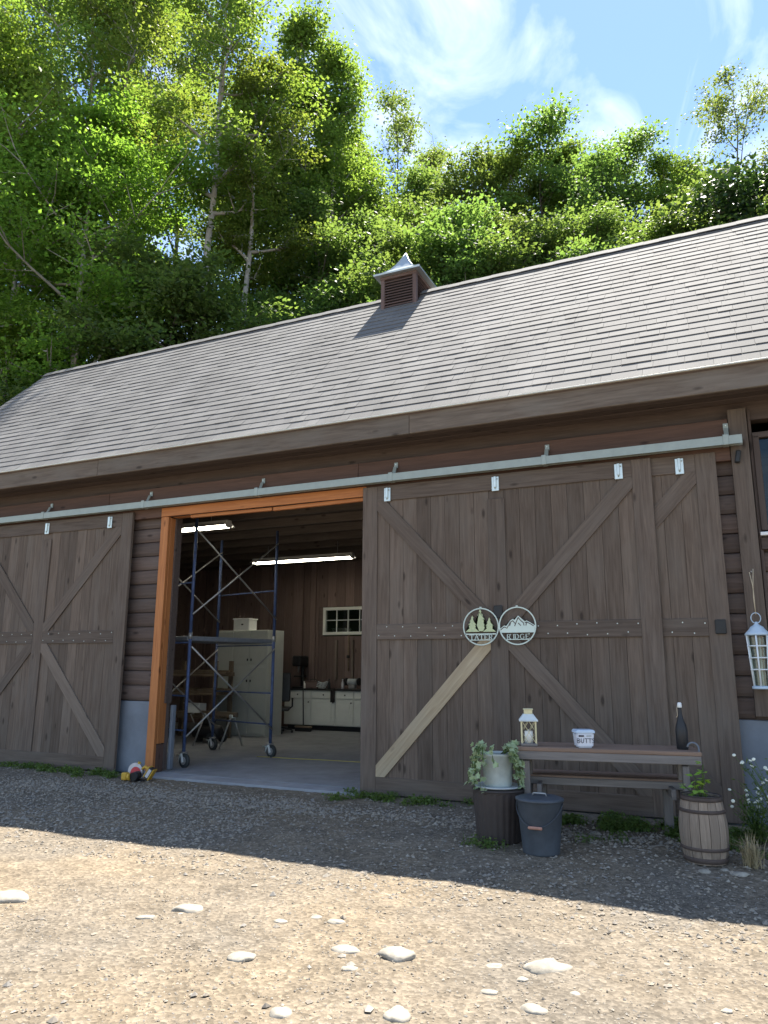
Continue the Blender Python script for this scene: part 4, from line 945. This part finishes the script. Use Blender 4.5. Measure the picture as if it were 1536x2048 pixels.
# ------------------------------------------------------------ leaves in bulk
def leaves(P,S,up=.7,seed=0,wid=.62,dirs=None):
    g=np.random.default_rng(seed); n=len(P)
    nrm=g.normal(size=(n,3)); nrm[:,2]=np.abs(nrm[:,2])*.7+up*1.9; nrm/=np.linalg.norm(nrm,axis=1)[:,None]
    t=g.normal(size=(n,3)) if dirs is None else dirs+.5*g.normal(size=(n,3)); t-=nrm*(t*nrm).sum(1)[:,None]; t/=np.linalg.norm(t,axis=1)[:,None]+1e-9
    b=np.cross(nrm,t); S=S[:,None]
    A=P; B=P+t*S*.42+b*S*wid*.5-nrm*S*.06; Cc=P+t*S-nrm*S*.20; D=P+t*S*.42-b*S*wid*.5-nrm*S*.06
    V=np.stack([A,B,Cc,D],1).reshape(-1,3); F=np.arange(4*n).reshape(-1,4); return npmesh('crown',V,F)
def make_tree(seed,H,cb,Rc,nl,nsub,ntw,nleaf,ls,tr,shape=.5,upa=.6,flat=.45,spread=.42,fork=False,wander=.02):
    g=random.Random(seed); lines=[]; cen=[]
    tp=[]; off=Vector((0,0,0)); seg=14
    for k in range(seg+1):
        f=k/seg; off=off+Vector((g.gauss(0,wander),g.gauss(0,wander),0))*H*.12; tp.append(Vector((off.x,off.y,H*.97*f)))
    def tpos(f): 
        k=min(int(f*seg),seg-1); return tp[k].lerp(tp[k+1],f*seg-k)
    lines.append((tp,[max(tr*(1-.93*(k/seg)**.9),.015)*(1.25 if k==0 else 1) for k in range(seg+1)]))
    def prof(q):
        if shape=='cone': return (1-q)**.6
        return max(.12,(math.sin(math.pi*min(1,(q*.86+.10))))**.7)
    for i in range(nl):
        q=(i+g.random())/nl; f=cb+(1-cb)*q*.97
        az=i*2.399+g.gauss(0,.5); L=Rc*prof(q)*g.uniform(.6,1.2); e=upa*(.5+.9*q)+g.gauss(0,.15)
        p=tpos(f); d=Vector((math.cos(az)*math.cos(e),math.sin(az)*math.cos(e),math.sin(e))); pts=[p]
        for k in range(5):
            d=(d+Vector((g.gauss(0,.13),g.gauss(0,.13),g.gauss(.03,.10)))).normalized(); pts.append(pts[-1]+d*L/5)
        r0=max(.02,tr*.38*(1-.75*q)); lines.append((pts,[r0,r0*.8,r0*.62,r0*.45,r0*.3,r0*.14]))
        for j in range(nsub):
            s=.28+.72*(j+g.random())/nsub; k=min(int(s*5),4); sp_=pts[k].lerp(pts[k+1],s*5-k)
            d2=(d*.6+Vector((g.gauss(0,.75),g.gauss(0,.75),g.gauss(.12,.4)))).normalized(); l2=L*g.uniform(.22,.45)*(1.15-.4*s)+.2
            p2=[sp_,sp_+d2*l2*.5+Vector((0,0,g.gauss(0,.05))),sp_+d2*l2]
            lines.append((p2,[r0*.28+.004,r0*.18+.003,.004]))
            for w in range(ntw): cen.append((sp_+d2*l2*g.uniform(.25,1.1)+Vector((g.gauss(0,spread*.5),g.gauss(0,spread*.5),g.gauss(0,spread*.3))),d2))
    trunk=tubes(lines,6,False)
    g2=np.random.default_rng(seed); C_=np.array([c[0] for c in cen]); D_=np.array([c[1] for c in cen]); m=len(C_)
    wgt=g2.random(m)**1.5+.06; ii=g2.choice(m,nleaf,p=wgt/wgt.sum())
    P=C_[ii]+g2.normal(size=(nleaf,3))*np.array([spread,spread,spread*flat]); S=ls*g2.uniform(.6,1.25,nleaf)
    dirs=D_[ii]*.8+np.array([0,0,-.25]); return trunk,leaves(P,S,.45,seed,.66,dirs)
ARCH={}
def arch(k,leaf,bark,**kw):
    a,b=make_tree(**kw); a.materials.append(M[bark]); b.materials.append(M[leaf]); ARCH.setdefault(k,[]).append((a,b,kw['H']))
for s in (1,2): arch('M','leafM','bark',seed=10+s,H=18,cb=.16,Rc=3.7,nl=36,nsub=6,ntw=2,nleaf=66000,ls=.125,tr=.24,upa=.35,flat=.26,spread=.36)
for s in (1,2,3): arch('A','leafA','bark',seed=20+s,H=30,cb=.45,Rc=3.4,nl=22,nsub=6,ntw=2,nleaf=28000,ls=.145,tr=.22,upa=.7,flat=.32,spread=.42,wander=.012)
for s in (1,2): arch('B','leafA','bark',seed=30+s,H=20,cb=.22,Rc=2.2,nl=32,nsub=5,ntw=2,nleaf=34000,ls=.125,tr=.17,upa=.8,flat=.4,spread=.30)
for s in (1,2,3): arch('C','leafC','barkd',seed=40+s,H=14,cb=.12,Rc=2.6,nl=28,nsub=5,ntw=2,nleaf=30000,ls=.125,tr=.13,upa=.65,flat=.36,spread=.30)
for s in (1,2): arch('D','leafD','barkd',seed=50+s,H=16,cb=.34,Rc=3.0,nl=18,nsub=6,ntw=2,nleaf=9000,ls=.125,tr=.12,upa=.45,flat=.4,spread=.26,wander=.03)
for s in (1,2): arch('S','leafC','barkd',seed=60+s,H=9,cb=.05,Rc=2.4,nl=24,nsub=5,ntw=2,nleaf=30000,ls=.11,tr=.08,upa=.5,flat=.34,spread=.26)
arch('T','leafA','bark',seed=81,H=26,cb=.60,Rc=3.0,nl=16,nsub=6,ntw=2,nleaf=18000,ls=.14,tr=.25,upa=.65,flat=.32,spread=.38,wander=.010)
arch('K','leafK','barkd',seed=71,H=9,cb=.05,Rc=2.6,nl=26,nsub=6,ntw=2,nleaf=30000,ls=.12,tr=.11,upa=.6,flat=.4,spread=.30)
TREES=[(-19.2, 8.7, 21.4, 'M'),(-26.4, 9, 28.1, 'M'),(-22.4, 8.6, 20.8, 'M'),(-16.8, 9.2, 15.3, 'S'),(-14.4, 9.8, 13.4, 'S'),(-15.0, 8.8, 13.0, 'S'),(-23.2, 12.5, 34.0, 'A'),(-28.7, 14, 39.2, 'A'),(-23.2, 15, 36.5, 'A'),(-25.0, 19, 38.5, 'A'),(-31.5, 13, 39.1, 'A'),(-14.6, 15, 30.0, 'B'),(-14.1, 17, 29.1, 'B'),(-18.4, 18, 30.4, 'A'),(-16.7, 16, 24.0, 'C'),(-14.7, 20, 25.3, 'C'),(-12.9, 14, 19.1, 'C'),(-15.1, 26, 33.4, 'D'),(-13.5, 28, 32.1, 'B'),(-11.3, 15, 18.8, 'C'),(-11.5, 22, 23.7, 'C'),(-7.2, 13.2, 15.3, 'S'),(-9.2, 13.2, 15.5, 'S'),(-6.0, 13, 14.6, 'S'),(0.2, 14, 15.0, 'S'),(2.1, 25, 27.6, 'D'),(1.7, 13.2, 15.4, 'K'),(-3.3, 13.2, 13.8, 'S'),(-1.1, 13.2, 14.0, 'S'),(1.9, 13.2, 13.9, 'S'),(-11.1, 13.2, 14.9, 'S'),(-13.6, 13.2, 14.7, 'S'),(-21.5, 12, 18.5, 'C'),(-28.5, 11, 20.5, 'C'),(-34, 13, 28, 'C'),(-17.6, 24, 29.5, 'C'),(-10.2, 27, 26.5, 'C'),(-15.5, 10.6, 27.5, 'T'),(-14.5, 11.3, 24.0, 'T'),(-21.5, 10.5, 31.0, 'T'),(-8.1, 19, 23.0, 'C'),(-6.4, 18, 22.3, 'B'),(-5.4, 19, 24.0, 'C'),(-4.4, 20, 23.6, 'B'),(-2.9, 18, 21.0, 'C'),(-2.2, 20, 22.8, 'C'),(-1.0, 19, 20.9, 'B'),(0.0, 20, 21.1, 'C'),(0.6, 17, 18.0, 'C'),(1.4, 19, 18.7, 'C'),(-7.1, 14, 17.4, 'C'),(-3.0, 14, 16.2, 'C'),(-5.7, 14, 16.6, 'C'),(-0.7, 13.5, 14.7, 'C'),(-12.2, 18, 21.9, 'C'),(-15.0, 20, 27.4, 'B'),(-12.0, 22, 25.8, 'C'),(2.3, 17, 16.9, 'C')]
NM={'M':'maple_tree','A':'forest_tree','B':'poplar_tree','C':'hillside_tree','D':'slender_tree','S':'understory_tree','K':'evergreen_tree','T':'bare_trunk_tree'}
ORD='first second third fourth fifth sixth seventh eighth ninth tenth eleventh twelfth thirteenth fourteenth fifteenth sixteenth seventeenth eighteenth nineteenth twentieth twenty-first twenty-second twenty-third twenty-fourth twenty-fifth twenty-sixth twenty-seventh twenty-eighth'.split()
DESC={'M':'{} broad yellow-green maple beside the gable end, counting toward the barn ridge','A':'{} tall high-crowned forest tree on the slope, counting from the maples toward the cupola','B':'{} upright dense poplar-like tree above the ridge, counting from the maples toward the evergreen','C':'{} rounded mid-green tree on the slope, counting from the maples toward the evergreen','D':'','S':'{} low bushy bright tree behind the ridge, counting from the maples toward the evergreen','T':'{} tall tree with a long bare pale trunk, counting from the maples toward the cupola'}
LAB={}
for kk in 'MABCST':
    ids=sorted([i for i,t in enumerate(TREES) if t[3]==kk],key=lambda i:TREES[i][0]/(TREES[i][1]+8.06))
    for n_,i in enumerate(ids): LAB[i]=DESC[kk].format(ORD[n_])
dd=sorted([i for i,t in enumerate(TREES) if t[3]=='D'],key=lambda i:TREES[i][0])
LAB[dd[0]]='airy pale tree with thin dark limbs standing in the sky gap above the cupola'; LAB[dd[1]]='lone sparse slender tree with dark limbs rising above the dark evergreen'
LAB[[i for i,t in enumerate(TREES) if t[3]=='K'][0]]='dark glossy evergreen tree just behind the roof ridge'
for i,(x,y,top,k) in enumerate(TREES):
    a,b,H=ARCH[k][i%len(ARCH[k])]; z=float(gh(x,y)); sc=(top-z)/H
    o=thing(NM[k],LAB[i],'tree',(x,y,z-.05),rng.uniform(0,6.28),'trees on the slope behind the barn')
    wx=1.0 if k!='A' else .95
    o.scale=(sc*wx*rng.uniform(.92,1.1),sc*wx*rng.uniform(.92,1.1),sc)
    if k in 'ADT': o.rotation_euler=(rng.gauss(0,.03),rng.gauss(0,.03),rng.uniform(0,6.28))
    mobj('trunk',a,'bark',o); mobj('crown',b,'leafA',o)

# ------------------------------------------------------------ weeds, grass, flowers
def blades(P,hs,wd,seed,lean=.5,curl=.5):
    g=np.random.default_rng(seed); n=len(P); a=g.random(n)*6.28; dxy=np.stack([np.cos(a),np.sin(a),np.zeros(n)],1); b=np.stack([-np.sin(a),np.cos(a),np.zeros(n)],1)
    ln=(lean*g.random(n))[:,None]; hs=hs[:,None]; w=(wd*g.uniform(.6,1.3,n))[:,None]; up=np.array([0,0,1.])
    p0=P; p1=P+up*hs*.55+dxy*hs*ln*.35; p2=P+up*hs*(1-.45*ln*curl)+dxy*hs*ln*1.1
    V=np.stack([p0-b*w*.5,p0+b*w*.5,p1+b*w*.45,p1-b*w*.45,p2+b*w*.08,p2-b*w*.08],1).reshape(-1,3)
    F=np.concatenate([np.array([[0,1,2,3],[3,2,4,5]])[None]+6*np.arange(n)[:,None,None]]).reshape(-1,4); return npmesh('blades',V,F)
P=[];S=[]
for cx,cy,sx,sy,n in ((-3.85,-.30,.28,.10,700),(-3.2,-.22,.35,.07,350),(-2.6,-.25,.3,.08,250),(-.95,-.50,.42,.20,3200),(-.4,-.45,.25,.2,1100),(-1.9,-1.62,.16,.05,160),(-9.3,-.20,.6,.07,900),(-8.2,-.20,.35,.08,700),(-7.6,-.28,.12,.05,250),(.05,-.9,.3,.25,500),(.35,-.5,.3,.2,500),(-1.2,-.95,.3,.2,120)):
    kc=max(5,int(sx*32)); cc=nrg.normal(0,1,(kc,2)); wq=nrg.random(kc)+.1; jj=nrg.choice(kc,n,p=wq/wq.sum())
    q=np.stack([cx+cc[jj,0]*sx+nrg.normal(0,.05,n),np.minimum(cy+cc[jj,1]*sy+nrg.normal(0,.035,n),-.06),np.zeros(n)],1); P.append(q)
P=np.concatenate(P); P[:,2]=gh(P[:,0],P[:,1])
Pw=P.copy(); hgt=nrg.uniform(.0,1,len(P))**1.5*.07; Pw[:,2]+=hgt
tag(mobj('weeds',leaves(Pw,nrg.uniform(.018,.045,len(P)),.5,3,.7),'weed'),'low green weeds along the foot of the barn doors','weeds',kind='stuff')
k=nrg.random(len(P))<.45
tag(mobj('grass',blades(P[k],nrg.uniform(.03,.10,k.sum()),.004,5),'weed'),'short grass growing along the barn wall','grass',kind='stuff')
def tuft(name,lab,x,y,n,hmin,hmax,mat,lean,rad,part,wd=.006,cat='grass'):
    z=float(gh(x,y)); o=thing(name,lab,cat,(x,y,z)); g=np.random.default_rng(int(abs(x*100))+n)
    P=np.stack([g.normal(0,rad,n),g.normal(0,rad,n),np.zeros(n)],1); mobj(part,blades(P,g.uniform(hmin,hmax,n),wd,n,lean,1.0),mat,o); return o
tuft('grass_tuft','dry straw-coloured ornamental grass tuft beside the barrel',.04,-1.38,150,.12,.30,'straw',.9,.028,'blades')
def daisy(x,y,lab,seed,n,hh):
    z=float(gh(x,y)); o=thing('daisy_bush',lab,'flowering plant',(x,y,z)); g=random.Random(seed); st=[];Q=[];SS=[]
    for i in range(n):
        a=g.uniform(0,6.28); l=g.uniform(.45,1)*hh; sp=g.uniform(.05,.5)*hh
        pts=[(0.05*math.cos(a)*g.random(),.05*math.sin(a)*g.random(),0)]
        for q in (.35,.7,1): pts.append((sp*q**1.4*math.cos(a+.2*q),sp*q**1.4*math.sin(a+.2*q),l*q*(1-.12*q)))
        st.append((pts,[.004,.0035,.003,.002]))
        for q in np.linspace(.08,.98,16):
            k=min(int(q*3),2); v=Vector(pts[k]).lerp(Vector(pts[k+1]),q*3-k); Q.append(v+Vector((g.gauss(0,.025),g.gauss(0,.025),g.gauss(0,.015)))); SS.append(g.uniform(.025,.06))
        if g.random()<.45:
            f=mobj('flower',lathe([(.003,-.004),(.016,.002),(.014,.006),(.006,.009)],8),'petal',o,pts[-1],(g.gauss(.5,.3),g.gauss(0,.3),0))
    mobj('stems',tubes(st,4),'weed',o); mobj('foliage',leaves(np.array([tuple(v) for v in Q]),np.array(SS),.15,seed,.28),'weed',o)
daisy(.34,-1.0,'tall loose bush of small white daisies in front of the grey foundation',3,80,.86)
daisy(.10,-.66,'short daisy clump growing against the barn corner',5,36,.50)
